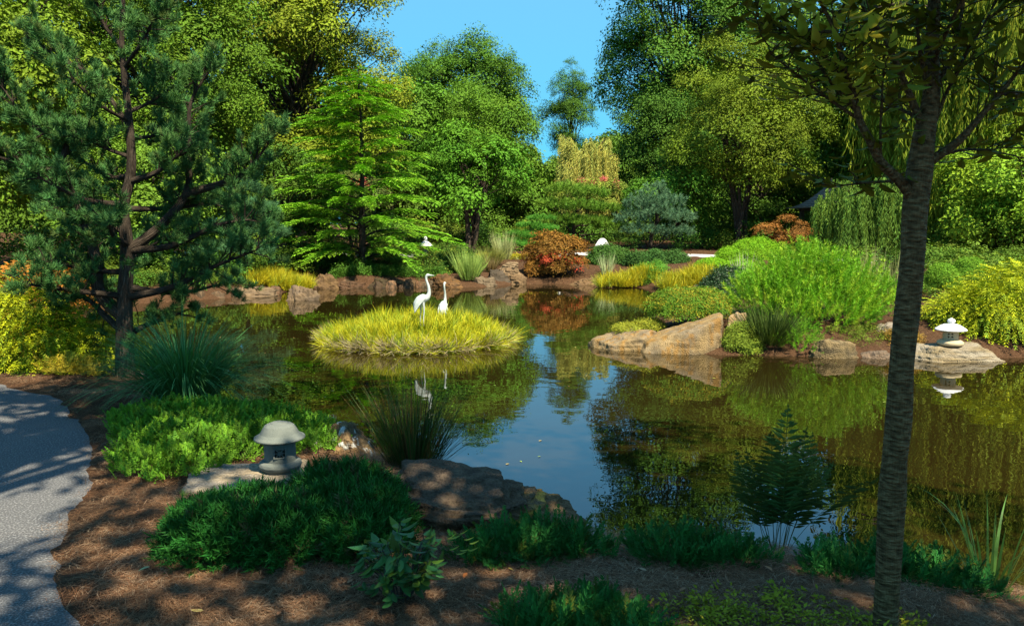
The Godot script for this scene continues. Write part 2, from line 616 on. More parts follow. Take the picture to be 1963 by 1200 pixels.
func stone_mesh(size: Vector3, planes: Array, sd_: int, nu: int, nv: int, amp: float, strata: float, paint: Callable) -> ArrayMesh:
	# a star-shaped block cut by planes (normal, distance), roughened with noise and bedding lines; size is full width, height, depth, base at y = 0
	var f := FastNoiseLite.new()
	f.seed = sd_
	f.frequency = 1.0
	f.fractal_octaves = 4
	rng.seed = sd_
	var pl := planes.duplicate()
	if pl.is_empty():
		for k in 11:
			var d := rdir()
			d.y = absf(d.y) * .8
			pl.append([d.normalized(), R(.72, 1.0)])
		pl.append([Vector3(R(-.2, .2), 1, R(-.2, .2)).normalized(), R(.6, .8)])
	var sharp := 18.0 if planes.is_empty() else 60.0
	var b := MB.new()
	for j in nv + 1:
		var th := PI * j / nv
		for k in nu + 1:
			var ph := TAU * k / nu
			var d := Vector3(sin(th) * cos(ph), cos(th), sin(th) * sin(ph))
			var r := 1.9
			var acc := 0.0
			for p in pl:
				var q: float = d.dot(p[0])
				if q > .02: acc += pow(q / p[1], sharp)
			if acc > 0: r = minf(r, pow(acc, -1.0 / sharp))
			var p3 := d * r
			var ns := f.get_noise_3d(p3.x * 1.6, p3.y * 1.6, p3.z * 1.6) * amp * 1.6 + f.get_noise_3d(p3.x * 6, p3.y * 6 + 9, p3.z * 6) * amp * .55
			ns += (f.get_noise_3d(p3.x * .7 + 5, p3.y * 9, p3.z * .7)) * strata
			p3 *= 1 + ns
			var w := Vector3(p3.x * size.x * .5, p3.y * size.y, p3.z * size.z * .5)
			b.v.append(w)
			b.c.append((paint as Callable).call(p3, f))
	for j in nv:
		for k in nu:
			var q2 := j * (nu + 1) + k
			b.i.append_array([q2, q2 + nu + 1, q2 + 1, q2 + 1, q2 + nu + 1, q2 + nu + 2])
	var m := b.mesh(true)
	return m

func plain_paint(a: Color, c: Color) -> Callable:
	return func(p: Vector3, f: FastNoiseLite) -> Color:
		var t := clampf(.5 + f.get_noise_3d(p.x * 1.3 + 11, p.y * 2.6, p.z * 1.3) * 1.3, 0, 1)
		var k := 1 + f.get_noise_3d(p.x * 7, p.y * 14, p.z * 7 + 4) * .5
		var o := a.lerp(c, t)
		return Color(o.r * k, o.g * k, o.b * k)

func rock(label: String, called: String, at: Vector3, size: Vector3, turn: float, sd_: int, a: Color, c: Color, group := "", planes := [], amp := .09, strata := .05, paint = null, nu := 56, nv := 36) -> MeshInstance3D:
	var m := stone_mesh(size, planes, sd_, nu, nv, amp, strata, paint if paint != null else plain_paint(a, c))
	var o := part(self, numbered(called), m, M.stone, at)
	o.rotation.y = turn
	tag(o, label, "rock", group)
	return o

# ---------------------------------------------------------------- plants
func make_shared() -> void:
	rng.seed = 1
	S.broad = bough(17, 40, .4, .62, .16, .09, .25)
	S.broad_fine = bough(22, 50, .4, .7, .115, .06, .3)
	S.broad_big = bough(16, 38, .42, .6, .18, .105, .3)
	S.maple = bough(15, 44, .46, .26, .15, .085, .35)
	S.sparse = bough(13, 34, .45, .6, .17, .1, .3)
	S.under = bough(12, 36, .42, .7, .15, .075, .3)
	S.spray = feather(13, .62, .24, .034, .3, .0, .8)             # cedar
	S.thread = feather(8, .2, .085, .013, .75, .1, .75)        # golden thread cypress
	S.sprig = feather(7, .1, .045, .011, .15, .0, .8)          # creeping juniper
	S.plume = feather(13, .18, .07, .0105, .25, .1, .75)          # arching juniper
	S.yew = tuft(26, .07, .03, .006, .9)
	S.pine = tuft(36, .06, .075, .007, .85)
	S.pine_far = tuft(40, .16, .2, .016, .9)
	S.bottle = tuft(60, .3, .07, .008, 1.0)                    # feathery narrow-leaved stems
	S.small = cluster(26, .09, .8, .034, .018, .1)             # little rounded leaves
	S.grass = grass_tuft(16, .04, .36, .011, .7, .9)
	S.grass_up = grass_tuft(18, .05, .7, .012, .35, .5, 5)
	S.reed = grass_tuft(12, .06, 1.0, .013, .2, .25, 5)
	S.strand = strand(2.6, .065, .17, .034)
	S.strand_short = strand(1.3, .055, .12, .03)
	S.round = cluster(34, .1, .75, .03, .016, .0)

func bough_tree(o: Node3D, crown_y: float, rad: Vector3, blobs: int, blob_r: float, mesh_: Mesh, per: int, sc: float, col: Color, var_: float, trunk_r: float, opt := {}) -> void:
	# a tree made of boughs: clumps of leaves gathered round the ends of limbs, with gaps between
	var b := MB.new()
	var lean: Vector3 = opt.get("lean", Vector3.ZERO)
	var top := Vector3(0, crown_y, 0) + lean
	var low: float = opt.get("fork", .45)
	var stems: int = opt.get("stems", 1)
	var sharp: float = opt.get("sharp", 0.0)           # 1 narrows the crown to its top
	var hollow: float = opt.get("hollow", .45)
	var mat_: Material = opt.get("mat", M.leaf)
	var xf: Array[Transform3D] = []
	var cols := PackedColorArray()
	var roots: Array[PackedVector3Array] = []
	for s in stems:
		var e := top + Vector3(R(-1, 1) * rad.x, R(.1, .5) * rad.y, R(-1, 1) * rad.z) * (.35 if stems > 1 else .06)
		roots.append(limb(b, Vector3(R(-1, 1), 0, R(-1, 1)) * trunk_r * (stems - 1) * .9 + V(0, -.25, 0), e, trunk_r, trunk_r * .3, 0, 8, .03))
	for k in blobs:
		var d := rdir()
		d *= lerpf(hollow, 1.0, pow(rng.randf(), .6))
		if d.y < -.55: d.y = -.55
		var narrow := 1 - sharp * clampf((d.y + .6) / 1.6, 0, 1)
		var c := top + Vector3(d.x * rad.x * narrow, d.y * rad.y, d.z * rad.z * narrow)
		var br := blob_r * R(.65, 1.3) * (1 - .35 * sharp * clampf(d.y, 0, 1))
		var from: PackedVector3Array = roots[rng.randi() % stems]
		var st: Vector3 = from[clampi(int(lerpf(2, 5.99, clampf(.5 + d.y * .5, 0, 1))), 1, 5)]
		if c.y - st.y < -.3: st = from[2]
		limb(b, st, c, trunk_r * .28, trunk_r * .06, .12, 5, .06)
		var bt := tint(opt.get("second", col) if rng.randf() < opt.get("share", 0.0) else col, var_ * .5, .06)
		for q in per:
			var up := (Vector3.UP * 1.2 + d * .5 + rdir() * .3).normalized()
			xf.append(Transform3D(basis_to(up, rdir()) * Basis.from_scale(Vector3.ONE * br * (1.0 if q == 0 else .8) * sc), c + (rdir() * br * .35 if q else Vector3.ZERO)))
			cols.append(tint(bt, var_ * .5, .08))
	part(o, "trunk", b.mesh(), opt.get("bark", M.bark))
	scatter(o, "crown", mesh_, mat_, xf, cols, false, false)

func mound(o: Node3D, lobes: Array, mesh_: Mesh, n: int, sc: float, col: Color, var_: float, opt := {}) -> void:
	# a dense shrub: sprigs over and inside a group of domes [centre, radii]; sprigs point out of the dome
	var xf: Array[Transform3D] = []
	var cols := PackedColorArray()
	var area := 0.0
	for l in lobes: area += l[1].x * l[1].z + l[1].y * (l[1].x + l[1].z) * .5
	var up_: float = opt.get("up", .35)
	var deep: float = opt.get("deep", .3)
	var hang: float = opt.get("hang", 0.0)
	var second: Color = opt.get("second", col)
	var share: float = opt.get("share", 0.0)
	var ln := FastNoiseLite.new()
	ln.seed = rng.randi() % 1000; ln.frequency = opt.get("lump", 3.0)
	var b := MB.new()
	for l in lobes:
		var rad: Vector3 = l[1]
		var cnt := int(n * (rad.x * rad.z + rad.y * (rad.x + rad.z) * .5) / area)
		for k in cnt:
			var e := rdir()
			if e.y < -.12: e.y *= -1
			var p: Vector3 = Vector3(e.x * rad.x, e.y * rad.y, e.z * rad.z)
			var r: float = 1 + ln.get_noise_3d(p.x + l[0].x, p.y, p.z + l[0].z) * opt.get("bumpy", .18)
			if rng.randf() < deep: r *= R(.55, .95)
			else: r *= R(.93, 1.05)
			p = p * r + l[0]
			var hidden := false
			for l2 in lobes:
				if l2 != l:
					var q: Vector3 = (p - l2[0]) / l2[1]
					if q.length() < .55: hidden = true
			if hidden: continue
			var nrm := Vector3(e.x / rad.x, e.y / rad.y, e.z / rad.z).normalized()
			var dir: Vector3 = (nrm + Vector3(0, up_, 0) + rdir() * opt.get("mess", .45)).normalized()
			if hang > 0: dir = (Vector3(nrm.x, nrm.y * .5 - hang * .2, nrm.z) + rdir() * .45).normalized()
			var hint := Vector3.DOWN if hang > 0 else rdir()
			var bs := basis_to(dir, hint)
			if hang > 0: bs = Basis(-bs.x, bs.y, -bs.z) if bs.z.y > 0 else bs
			xf.append(Transform3D(bs * Basis.from_scale(Vector3.ONE * sc * R(.7, 1.3)), p))
			var patch := ln.get_noise_3d(p.x * 1.4 + 40, p.y * 1.4, p.z * 1.4)
			cols.append(tint(second if rng.randf() < share * (1 + patch * 1.6) else col, var_, .12))
		for s in 5:
			var t := Vector3(R(-.6, .6) * rad.x, rad.y * R(.4, .8), R(-.6, .6) * rad.z)
			limb(b, Vector3(l[0].x * .6, -.1, l[0].z * .6) + V(R(-.03, .03), 0, R(-.03, .03)), l[0] + t, opt.get("stem", .014), .003, 0, 5)
	part(o, "stems", b.mesh(), M.twig)
	scatter(o, opt.get("called", "foliage"), mesh_, opt.get("mat", M.needle), xf, cols)

func carpet(o: Node3D, outline: Array, tall: float, mesh_: Mesh, n: int, sc: float, col: Color, var_: float, opt := {}) -> void:
	# low plants over a patch of ground given by its outline (x, z relative to the thing)
	var poly := PackedVector2Array(outline)
	var lo := poly[0]
	var hi := poly[0]
	for p in poly:
		lo = lo.min(p); hi = hi.max(p)
	var xf: Array[Transform3D] = []
	var cols := PackedColorArray()
	var ln := FastNoiseLite.new()
	ln.seed = rng.randi() % 1000; ln.frequency = opt.get("lump", 2.0)
	var tries := 0
	while xf.size() < n and tries < n * 12:
		tries += 1
		var p := Vector2(R(lo.x, hi.x), R(lo.y, hi.y))
		if not Geometry2D.is_point_in_polygon(p, poly): continue
		var edge := 1e9
		for k in poly.size():
			edge = minf(edge, p.distance_to(Geometry2D.get_closest_point_to_segment(p, poly[k], poly[(k + 1) % poly.size()])))
		if edge < .12 and rng.randf() < .45: continue
		var wx := o.position.x + p.x
		var wz := o.position.z + p.y
		var g := maxf(height(wx, wz), 0.0) - o.position.y
		var h := tall * (.35 + .65 * smooth(0, opt.get("rim", .3), edge)) * (1 + .45 * ln.get_noise_2d(p.x, p.y))
		var hh := h * (R(.8, 1.05) if rng.randf() > opt.get("deep", .35) else R(.2, .85))
		var dir: Vector3 = (Vector3.UP + rdir() * opt.get("mess", .6)).normalized()
		xf.append(Transform3D(basis_to(dir, rdir()) * Basis.from_scale(Vector3.ONE * sc * R(.7, 1.3)), Vector3(p.x, g + hh, p.y)))
		cols.append(tint(opt.get("second", col) if rng.randf() < opt.get("share", 0.0) else col, var_, .12))
	scatter(o, opt.get("called", "foliage"), mesh_, opt.get("mat", M.needle), xf, cols)

func clump(o: Node3D, r: float, mesh_: Mesh, n: int, sc: float, col: Color, var_: float, lean := .5) -> void:
	# one grass plant: tufts in a tight round base, the outer ones leaning out
	var xf: Array[Transform3D] = []
	var cols := PackedColorArray()
	for k in n:
		var a := R(0, TAU)
		var d := sqrt(rng.randf())
		var out := Vector3(cos(a), 0, sin(a))
		var dir := (Vector3.UP + out * d * lean + rdir() * .1).normalized()
		xf.append(Transform3D(basis_to(dir, rdir()) * Basis.from_scale(Vector3(1, R(.75, 1.15), 1) * sc), out * d * r))
		cols.append(tint(col, var_, .1))
	scatter(o, "blades", mesh_, M.blade, xf, cols)

func willow(o: Node3D, h: float, r: float, hang: float, n: int, sc: float, col: Color, var_: float, opt := {}) -> void:
	# weeping tree: arching limbs with curtains of hanging twigs
	var b := MB.new()
	var xf: Array[Transform3D] = []
	var cols := PackedColorArray()
	var fork := V(0, h * .45, 0)
	limb(b, V(0, -.2, 0), fork, h * .035, h * .026, 0, 8, .03)
	var arms: int = opt.get("arms", 16)
	for k in arms:
		var a := TAU * k / arms + R(-.2, .2)
		var reach := r * R(.35, 1.0)
		var tip := V(cos(a) * reach, h * R(.72, .98) * (1 - .25 * reach / r * reach / r), sin(a) * reach)
		var line := limb(b, fork, tip, h * .014, h * .003, .35, 5, .05)
		var bt := tint(col, var_ * .5, .08)
		for q in n / arms:
			var t := sqrt(R(.12, 1.0))
			var i := mini(int(t * 6), 5)
			var p := line[i].lerp(line[i + 1], t * 6 - i) + Vector3(R(-1, 1), R(-.5, .6), R(-1, 1)) * r * .14
			var len := minf(p.y - opt.get("floor", .4), hang * R(.5, 1.15))
			if len < .3: continue
			xf.append(Transform3D(Basis(Vector3.UP, R(0, TAU)) * Basis.from_scale(Vector3(sc, len / opt.get("unit", 2.6), sc)), p))
			cols.append(tint(bt, var_, .12))
	part(o, "trunk", b.mesh(), M.bark)
	scatter(o, "crown", opt.get("mesh", S.strand), M.leaf, xf, cols)

func cedar(o: Node3D, h: float, r: float, col: Color) -> void:
	# deodar: level tiers of drooping flat sprays round a straight stem
	var b := MB.new()
	var xf: Array[Transform3D] = []
	var cols := PackedColorArray()
	var tp := PackedVector3Array()
	var tr := PackedFloat32Array()
	for k in 9:
		tp.append(V(R(-.04, .04), h * k / 8.0 - .1, R(-.04, .04)))
		tr.append(lerpf(.14, .012, k / 8.0))
	tube(b, tp, tr, 8)
	var y := .45
	while y < h * .985:
		var f := 1 - y / h
		var arms := 5 if f > .2 else 4
		var a0 := R(0, TAU)
		for k in arms:
			var a := a0 + TAU * k / arms + R(-.35, .35)
			var len := r * pow(f, .72) * R(.6, 1.15) + .15
			var out := V(cos(a), 0, sin(a))
			var st := V(0, y + R(-.15, .15), 0)
			var tip := st + out * len + V(0, len * (R(.04, .18) - .2 * smooth(.7, 1.0, f)), 0)
			var line := limb(b, st, tip, .03 * f + .008, .005, .2, 5, .03)
			var m := int(len * 13) + 3
			var bt := tint(col, .12, .08)
			for q in m:
				var t := lerpf(.18, 1.0, (q + R(0, 1)) / m)
				var i := mini(int(t * 6), 5)
				var p := line[i].lerp(line[i + 1], t * 6 - i) + V(R(-.05, .05), R(-.04, .03), R(-.05, .05))
				var s := -1.0 if q % 2 else 1.0
				var dir := (out * R(.5, 1.1) + V(-out.z, 0, out.x) * s * R(.4, 1.1) * (1.05 - t) + V(0, R(-.06, .16), 0)).normalized()
				var bs := basis_to(dir, Vector3.UP)          # z of the spray: make it droop
				if bs.z.y > 0: bs = Basis(-bs.x, bs.y, -bs.z)
				xf.append(Transform3D(bs * Basis.from_scale(Vector3.ONE * R(.65, 1.2) * (.5 + .5 * minf(1, len))), p))
				cols.append(tint(bt, .2, .12))
		y += R(.24, .34) * (1.0 if f > .25 else .7)
	part(o, "trunk", b.mesh(), M.bark)
	scatter(o, "crown", S.spray, M.needle, xf, cols)

func pad_pine(o: Node3D, pads: Array, mesh_: Mesh, per: float, sc: float, col: Color, tr: float) -> void:
	# a garden pine: shoots held up in flat cloud-like pads [centre, radii] on bent limbs
	var b := MB.new()
	var xf: Array[Transform3D] = []
	var cols := PackedColorArray()
	var top := 0.0
	for p in pads: top = maxf(top, p[0].y)
	var st := limb(b, V(0, -.2, 0), V(R(-.1, .1), top * .8, R(-.1, .1)), tr, tr * .35, 0, 7, .12)
	for p in pads:
		limb(b, st[clampi(int(p[0].y / top * 6), 1, 5)], p[0], tr * .4, tr * .1, -.1, 5, .08)
		var bt := tint(col, .1, .05)
		for k in int(per * p[1].x * p[1].z):
			var e := rdir()
			if e.y < -.15: e.y *= -.7
			var q: Vector3 = p[0] + e * p[1] * R(.6, 1.05)
			var dir := (Vector3.UP * 1.1 + Vector3(e.x, 0, e.z) * .8 + rdir() * .3).normalized()
			xf.append(Transform3D(basis_to(dir, rdir()) * Basis.from_scale(Vector3.ONE * sc * R(.7, 1.25)), q))
			cols.append(tint(bt, .22, .1))
	part(o, "trunk", b.mesh(), M.bark)
	scatter(o, "needles", mesh_, M.needle, xf, cols)

# ---------------------------------------------------------------- single things
func white_pine() -> void:
	var o := thing("white_pine", "dark blue-green pine with bare forked limbs on the bank beside the tall grass clump", "tree", V(-4.55, .28, -9.3))
	var b := MB.new()
	var raw := [V(0, -.25, 0), V(.03, .71, 0), V(.1, 1.43, 0), V(.08, 1.91, 0), V(.19, 2.32, 0), V(.2, 2.85, 0), V(.17, 3.37, 0), V(.16, 3.77, 0), V(.21, 4.33, 0), V(.24, 4.73, 0)]
	var ln := smooth_line(PackedVector3Array(raw), PackedFloat32Array([.12, .088, .074, .062, .054, .044, .036, .03, .022, .012]), 4)
	tube(b, ln[0], ln[1], 12)
	part(o, "trunk", b.mesh(), M.bark)
	var arms := [
		[V(.1, 1.43, 0), V(.42, 1.67, -.07), V(.75, 2.09, -.15), V(.77, 2.52, -.22), V(.79, 3.13, -.29), V(.99, 3.5, -.37)],
		[V(.75, 2.09, -.15), V(1.21, 2.21, -.1), V(1.51, 2.32, .04), V(1.83, 2.67, .1)],
		[V(.09, 1.64, 0), V(-.34, 1.91, -.06), V(-.55, 2.0, -.12), V(-.85, 2.13, -.18)],
		[V(.14, 2.21, 0), V(.52, 2.32, .07), V(.82, 2.52, .15)],
		[V(.04, .64, 0), V(-.23, .95, .03), V(-.23, 1.31, .05), V(-.31, 1.67, .08), V(-.53, 2.35, .1), V(-.47, 2.66, .13), V(-.82, 2.83, .15), V(-1.1, 3.23, .18)],
		[V(.03, .46, 0), V(-.3, .65, -.2), V(-.65, .85, -.41), V(-1.21, .87, -.61)],
		[V(.03, .43, 0), V(.25, .57, -.2), V(.5, .66, -.5)],
		[V(.07, .89, 0), V(.67, 1.02, .16), V(1.16, 1.24, .31), V(1.74, 1.45, .47)],
		[V(.2, 3.0, 0), V(.39, 3.14, -.17), V(.67, 3.4, -.34)],
		[V(.19, 2.85, 0), V(-.23, 3.39, -.12), V(-.7, 3.65, -.25), V(-1.12, 3.91, -.37)],
		[V(.17, 3.49, 0), V(.5, 3.75, .2), V(.7, 3.93, .4)],
		[V(.16, 3.71, 0), V(-.06, 4.0, -.02), V(-.13, 4.35, -.04)],
		[V(-.5, 2.35, .1), V(-.8, 2.37, .24), V(-1.25, 2.52, .4)],
		[V(.1, 1.43, 0), V(.62, 1.49, -.01), V(1.17, 1.73, -.02), V(1.6, 1.79, -.03)],
		[V(.17, 2.5, 0), V(-.1, 2.61, .1), V(-.32, 2.77, .19)],
		[V(.08, 1.91, 0), V(.48, 1.92, -.24), V(.95, 1.98, -.49)],
		[V(.09, 1.19, 0), V(-.24, 1.2, .09), V(-.75, 1.32, .19)],
		[V(.1, 1.5, 0), V(.2, 1.6, .5), V(.4, 1.75, 1.0)],
		[V(.08, 1.95, 0), V(-.1, 2.0, .5), V(-.3, 2.2, .95)],
		[V(.1, 1.3, 0), V(-.1, 1.35, -.6), V(0, 1.55, -1.2)],
		[V(.2, 2.7, 0), V(.3, 2.8, -.5), V(.5, 3.0, -.95)],
		[V(.2, 2.9, 0), V(.1, 3.0, .4), V(0, 3.2, .75)],
		[V(.05, .9, 0), V(-.35, 1.0, .4), V(-.6, 1.1, .8)],
		[V(.1, 1.0, 0), V(.5, .9, -.5), V(.9, 1.0, -1.0)],
		[V(.1, 1.7, 0), V(-.5, 1.65, -.5), V(-1.0, 1.75, -.9)],
		[V(.2, 2.3, 0), V(-.3, 2.3, -.5), V(-.9, 2.6, -.8)]]
	var xf: Array[Transform3D] = []
	var cols := PackedColorArray()
	for arm in arms:
		var lb := MB.new()
		var n: int = arm.size()
		var r0 := .02 + .008 * n
		if arm[0].y > 2.4: r0 *= .6
		var rr := PackedFloat32Array()
		for k in n: rr.append(lerpf(r0, .008, float(k) / (n - 1)))
		var l := smooth_line(PackedVector3Array(arm), rr, 5)
		tube(lb, l[0], l[1], 7)
		var pts: PackedVector3Array = l[0]
		var m := pts.size()
		var k2 := int(m * .32)
		while k2 < m:
			var along := (pts[mini(k2 + 1, m - 1)] - pts[k2 - 1]).normalized()
			for w in 3:
				var dir := (along * R(.2, 1) + rdir() * .9 + V(0, .35, 0)).normalized()
				var tip := pts[k2] + dir * R(.14, .42)
				limb(lb, pts[k2], tip, .008, .004, .1, 4, .05)
				for q in 8:
					var t := R(.5, 1.05)
					var p := pts[k2].lerp(tip, t) + rdir() * .035
					var d2 := (dir * .6 + V(0, .75, 0) + rdir() * .5).normalized()
					xf.append(Transform3D(basis_to(d2, rdir()) * Basis.from_scale(Vector3.ONE * R(.75, 1.2)), p))
					cols.append(tint(Color(.07, .175, .045), .3, .15) if rng.randf() > .12 else tint(Color(.11, .16, .04), .2, .1))
			k2 += 1
		part(o, "limb", lb.mesh(), M.bark)
	for q in 60:
		var p2 := V(.22, R(3.6, 4.75), 0) + rdir() * .2
		xf.append(Transform3D(basis_to((V(0, .9, 0) + rdir() * .7).normalized(), rdir()), p2))
		cols.append(tint(Color(.07, .175, .045), .3, .15))
	scatter(o, "needles", S.pine, M.needle, xf, cols)

func long_leaf(L: float, W: float, fold: float, curl: float, jag := 0.0) -> ArrayMesh:
	# one broad leaf along +y: pointed oval folded at the midrib and curling back at the tip
	var b := MB.new()
	var n := 6
	for k in n + 1:
		var t := float(k) / n
		var w := W * .5 * pow(sin(PI * pow(t, .8)), .8) * (1 + (jag if k % 2 else 0.0))
		var c := Vector3(0, L * t, -curl * L * t * t)
		b.v.append(c + Vector3(-w, 0, w * fold)); b.v.append(c); b.v.append(c + Vector3(w, 0, w * fold))
		for j in 3: b.c.append(Color.WHITE)
	for k in n:
		var q := k * 3
		b.i.append_array([q, q + 3, q + 4, q, q + 4, q + 1, q + 1, q + 4, q + 5, q + 1, q + 5, q + 2])
	return b.mesh(true)

func hang_leaves(o: Node3D, spots: Array, meshes: Array, mats: Array, most: int) -> void:
	# each leaf a part of its own, the rest past the limit as one part
	var xf: Array[Transform3D] = []
	var cols := PackedColorArray()
	for k in spots.size():
		if k < most:
			var l := part(o, "leaf", meshes[k % meshes.size()], mats[rng.randi() % mats.size()])
			l.transform = spots[k]
		else:
			xf.append(spots[k]); cols.append(tint(Color(.12, .145, .016), .3, .15))
	if xf.size(): scatter(o, "leaves", meshes[0], M.leaf, xf, cols)

func leaf_mats(cols: Array, rough: float, back: float) -> Array:
	var o := []
	for c in cols:
		var m := mat(rough, c)
		m.metallic_specular = .25
		m.backlight_enabled = true
		m.backlight = Color(back, back * .95, back * .3)
		o.append(m)
	return o

func cherry() -> void:
	var o := thing("cherry_tree", "slender tree with ringed grey-brown bark and broad dark leaves on the near bank", "tree", V(1.54, .3, -3.17))
	var b := MB.new()
	var raw := [V(.01, -.2, 0), V(.01, .16, 0), V(.01, .39, 0), V(.01, .61, 0), V(.012, .76, 0), V(.02, .93, 0), V(.02, 1.14, 0), V(.03, 1.35, 0), V(.04, 1.56, 0), V(.04, 1.76, 0), V(.05, 1.91, 0), V(.06, 2.05, 0), V(.08, 2.2, 0), V(.07, 2.38, 0), V(.07, 2.55, 0), V(.05, 2.84, 0), V(.05, 3.3, 0)]
	var ln := smooth_line(PackedVector3Array(raw), PackedFloat32Array([0.0581, 0.0484, 0.0502, 0.0546, 0.0475, 0.0510, 0.0458, 0.0484, 0.0449, 0.0475, 0.0493, 0.0405, 0.0317, 0.0264, 0.0229, 0.0176, 0.0070]), 6)
	tube(b, ln[0], ln[1], 20, 1.2)
	part(o, "trunk", b.mesh(), M.cherry_bark)
	var arms := [
		[[V(.04, 1.79, 0), V(-.04, 1.87, .03), V(-.13, 1.94, .06), V(-.19, 2.02, .09), V(-.24, 2.09, .11), V(-.28, 2.18, .14), V(-.33, 2.27, .17), V(-.38, 2.39, .2), V(-.45, 2.49, .23), V(-.5, 2.61, .26), V(-.6, 2.85, .3)], .024],
		[[V(-.23, 2.1, .1), V(-.26, 2.14, .09), V(-.34, 2.23, .08), V(-.42, 2.36, .05), V(-.51, 2.43, .02), V(-.61, 2.57, 0)], .009],
		[[V(-.23, 2.09, .1), V(-.34, 2.16, .1), V(-.46, 2.24, .11), V(-.6, 2.32, .17)], .008],
		[[V(.06, 2.06, 0), V(-.04, 2.24, .03), V(-.14, 2.4, .06), V(-.23, 2.49, .09), V(-.31, 2.6, .12)], .017],
		[[V(-.1, 2.35, .05), V(-.1, 2.53, -.1), V(-.08, 2.75, -.3)], .01],
		[[V(.06, 1.93, 0), V(.16, 2.01, .04), V(.21, 2.08, .07), V(.28, 2.19, .11), V(.36, 2.31, .14), V(.5, 2.5, .18)], .021],
		[[V(.06, 1.95, 0), V(.11, 2.16, .02), V(.18, 2.33, .03), V(.26, 2.5, .05), V(.32, 2.7, .06)], .01],
		[[V(.1, 1.97, .02), V(.3, 2.0, -.07), V(.51, 1.98, -.14)], .007],
		[[V(-.06, 1.87, .03), V(-.12, 1.87, -.1), V(-.2, 1.86, -.2)], .006],
		[[V(-.13, 1.94, .06), V(-.17, 2.07, .13), V(-.2, 2.26, .2)], .006],
		[[V(.08, 2.2, 0), V(.16, 2.36, -.01), V(.19, 2.56, -.01), V(.25, 2.75, -.05)], .012],
		[[V(.08, 2.16, 0), V(-.02, 2.38, .08), V(-.08, 2.62, .15)], .012],
		[[V(.07, 2.3, 0), V(.2, 2.45, -.25), V(.3, 2.6, -.5)], .01],
		[[V(.07, 2.3, 0), V(.05, 2.5, .25), V(.1, 2.7, .5)], .01],
		[[V(.06, 2.1, 0), V(.0, 2.2, -.2), V(-.05, 2.3, -.45)], .008],
		[[V(.28, 2.19, .11), V(.4, 2.2, 0), V(.6, 2.25, -.1)], .007],
		[[V(-.38, 2.39, .2), V(-.5, 2.42, .1), V(-.62, 2.5, -.05)], .007]]
	var spots := []
	for a in arms:
		var lb := MB.new()
		var rr := PackedFloat32Array()
		for k in a[0].size(): rr.append(lerpf(a[1], .003, pow(float(k) / (a[0].size() - 1), .8)))
		var l := smooth_line(PackedVector3Array(a[0]), rr, 5)
		tube(lb, l[0], l[1], 8, 1.2)
		var pts: PackedVector3Array = l[0]
		var m := pts.size()
		for k in range(int(m * (.45 if a[1] > .015 else .2)), m, 1):
			var along := (pts[k] - pts[k - 1]).normalized()
			for rep in (2 if k % 3 == 0 and pts[k].y > 2.2 else 1):
				var dir := (along * .5 + rdir() * Vector3(1, .5, 1) + V(0, .1, 0)).normalized()
				var len := R(.1, .3)
				var tip := pts[k] + dir * len
				var tw := limb(lb, pts[k], tip, .0032, .0016, -.05, 4, .06)
				var s := 1.0
				for q in range(1, 7):
					s = -s
					var side := dir.cross(Vector3.UP).normalized() * s
					var ld := (dir * .5 + side * R(.4, .9) + V(0, R(-.75, .15), 0)).normalized()
					spots.append(Transform3D(basis_to(ld, (V(0, -1, 0) + rdir() * .6).normalized()) * Basis.from_scale(Vector3.ONE * R(.65, 1.15)), tw[q]))
		part(o, "limb", lb.mesh(), M.cherry_bark)
	# the leaves that show come first
	var shown := []
	var rest := []
	for t in spots: (shown if (t as Transform3D).origin.y < 2.52 else rest).append(t)
	shown.append_array(rest)
	hang_leaves(o, shown, [long_leaf(.078, .03, .3, .25, .06), long_leaf(.09, .033, .4, .35, .06), long_leaf(.068, .028, .2, .15, .06)], leaf_mats([Color(.1, .14, .016), Color(.14, .165, .016), Color(.07, .11, .016), Color(.18, .18, .02), Color(.2, .1, .014)], .5, .9), 290)

func lattice_lantern() -> void:
	var o := thing("stone_lantern", "low grey-green stone lantern with wide mushroom roof and lattice window on the flat slab", "lantern", V(-1.53, .385, -5.16), .0)
	part(o, "base", lathe(soft_profile([[0, 0], [.108, 0], [.116, .02], [.13, .03], [.139, .05], [.134, .068], [.118, .08], [0, .082]], .008), 48, .003), M.granite)
	var bd := hollow(o, .101, .08, .214, [.27, .27 + PI], [V(0, .147, 0)], V(.066, .058, .06), M.granite)
	for yaw in [.27, .27 + PI]:
		var e := Basis(Vector3.UP, yaw)
		var lt := MB.new()
		for s in [-1, 1]:
			box(lt, e * V(s * .036, .147, .097), V(.008, .07, .014), e)
			box(lt, e * V(0, .147 + s * .031, .0972), V(.0638, .007, .0136), e)
			box(lt, e * V(0, .147, .0925), V(.006, .074, .008), e * Basis(Vector3(0, 0, 1), s * .78))
		box(lt, e * V(0, .147, .0921), V(.064, .006, .0075), e)
		box(lt, e * V(0, .147, .0917), V(.006, .055, .007), e)
		part(bd, "lattice", lt.mesh(), M.granite)
	part(o, "roof", lathe(soft_profile([[0, .212], [.09, .21], [.155, .219], [.165, .227], [.163, .236], [.142, .246], [.124, .262], [.11, .288], [.096, .31], [.078, .321], [.056, .324], [.052, .331], [.03, .334], [0, .335]], .004), 56, .003), M.granite)

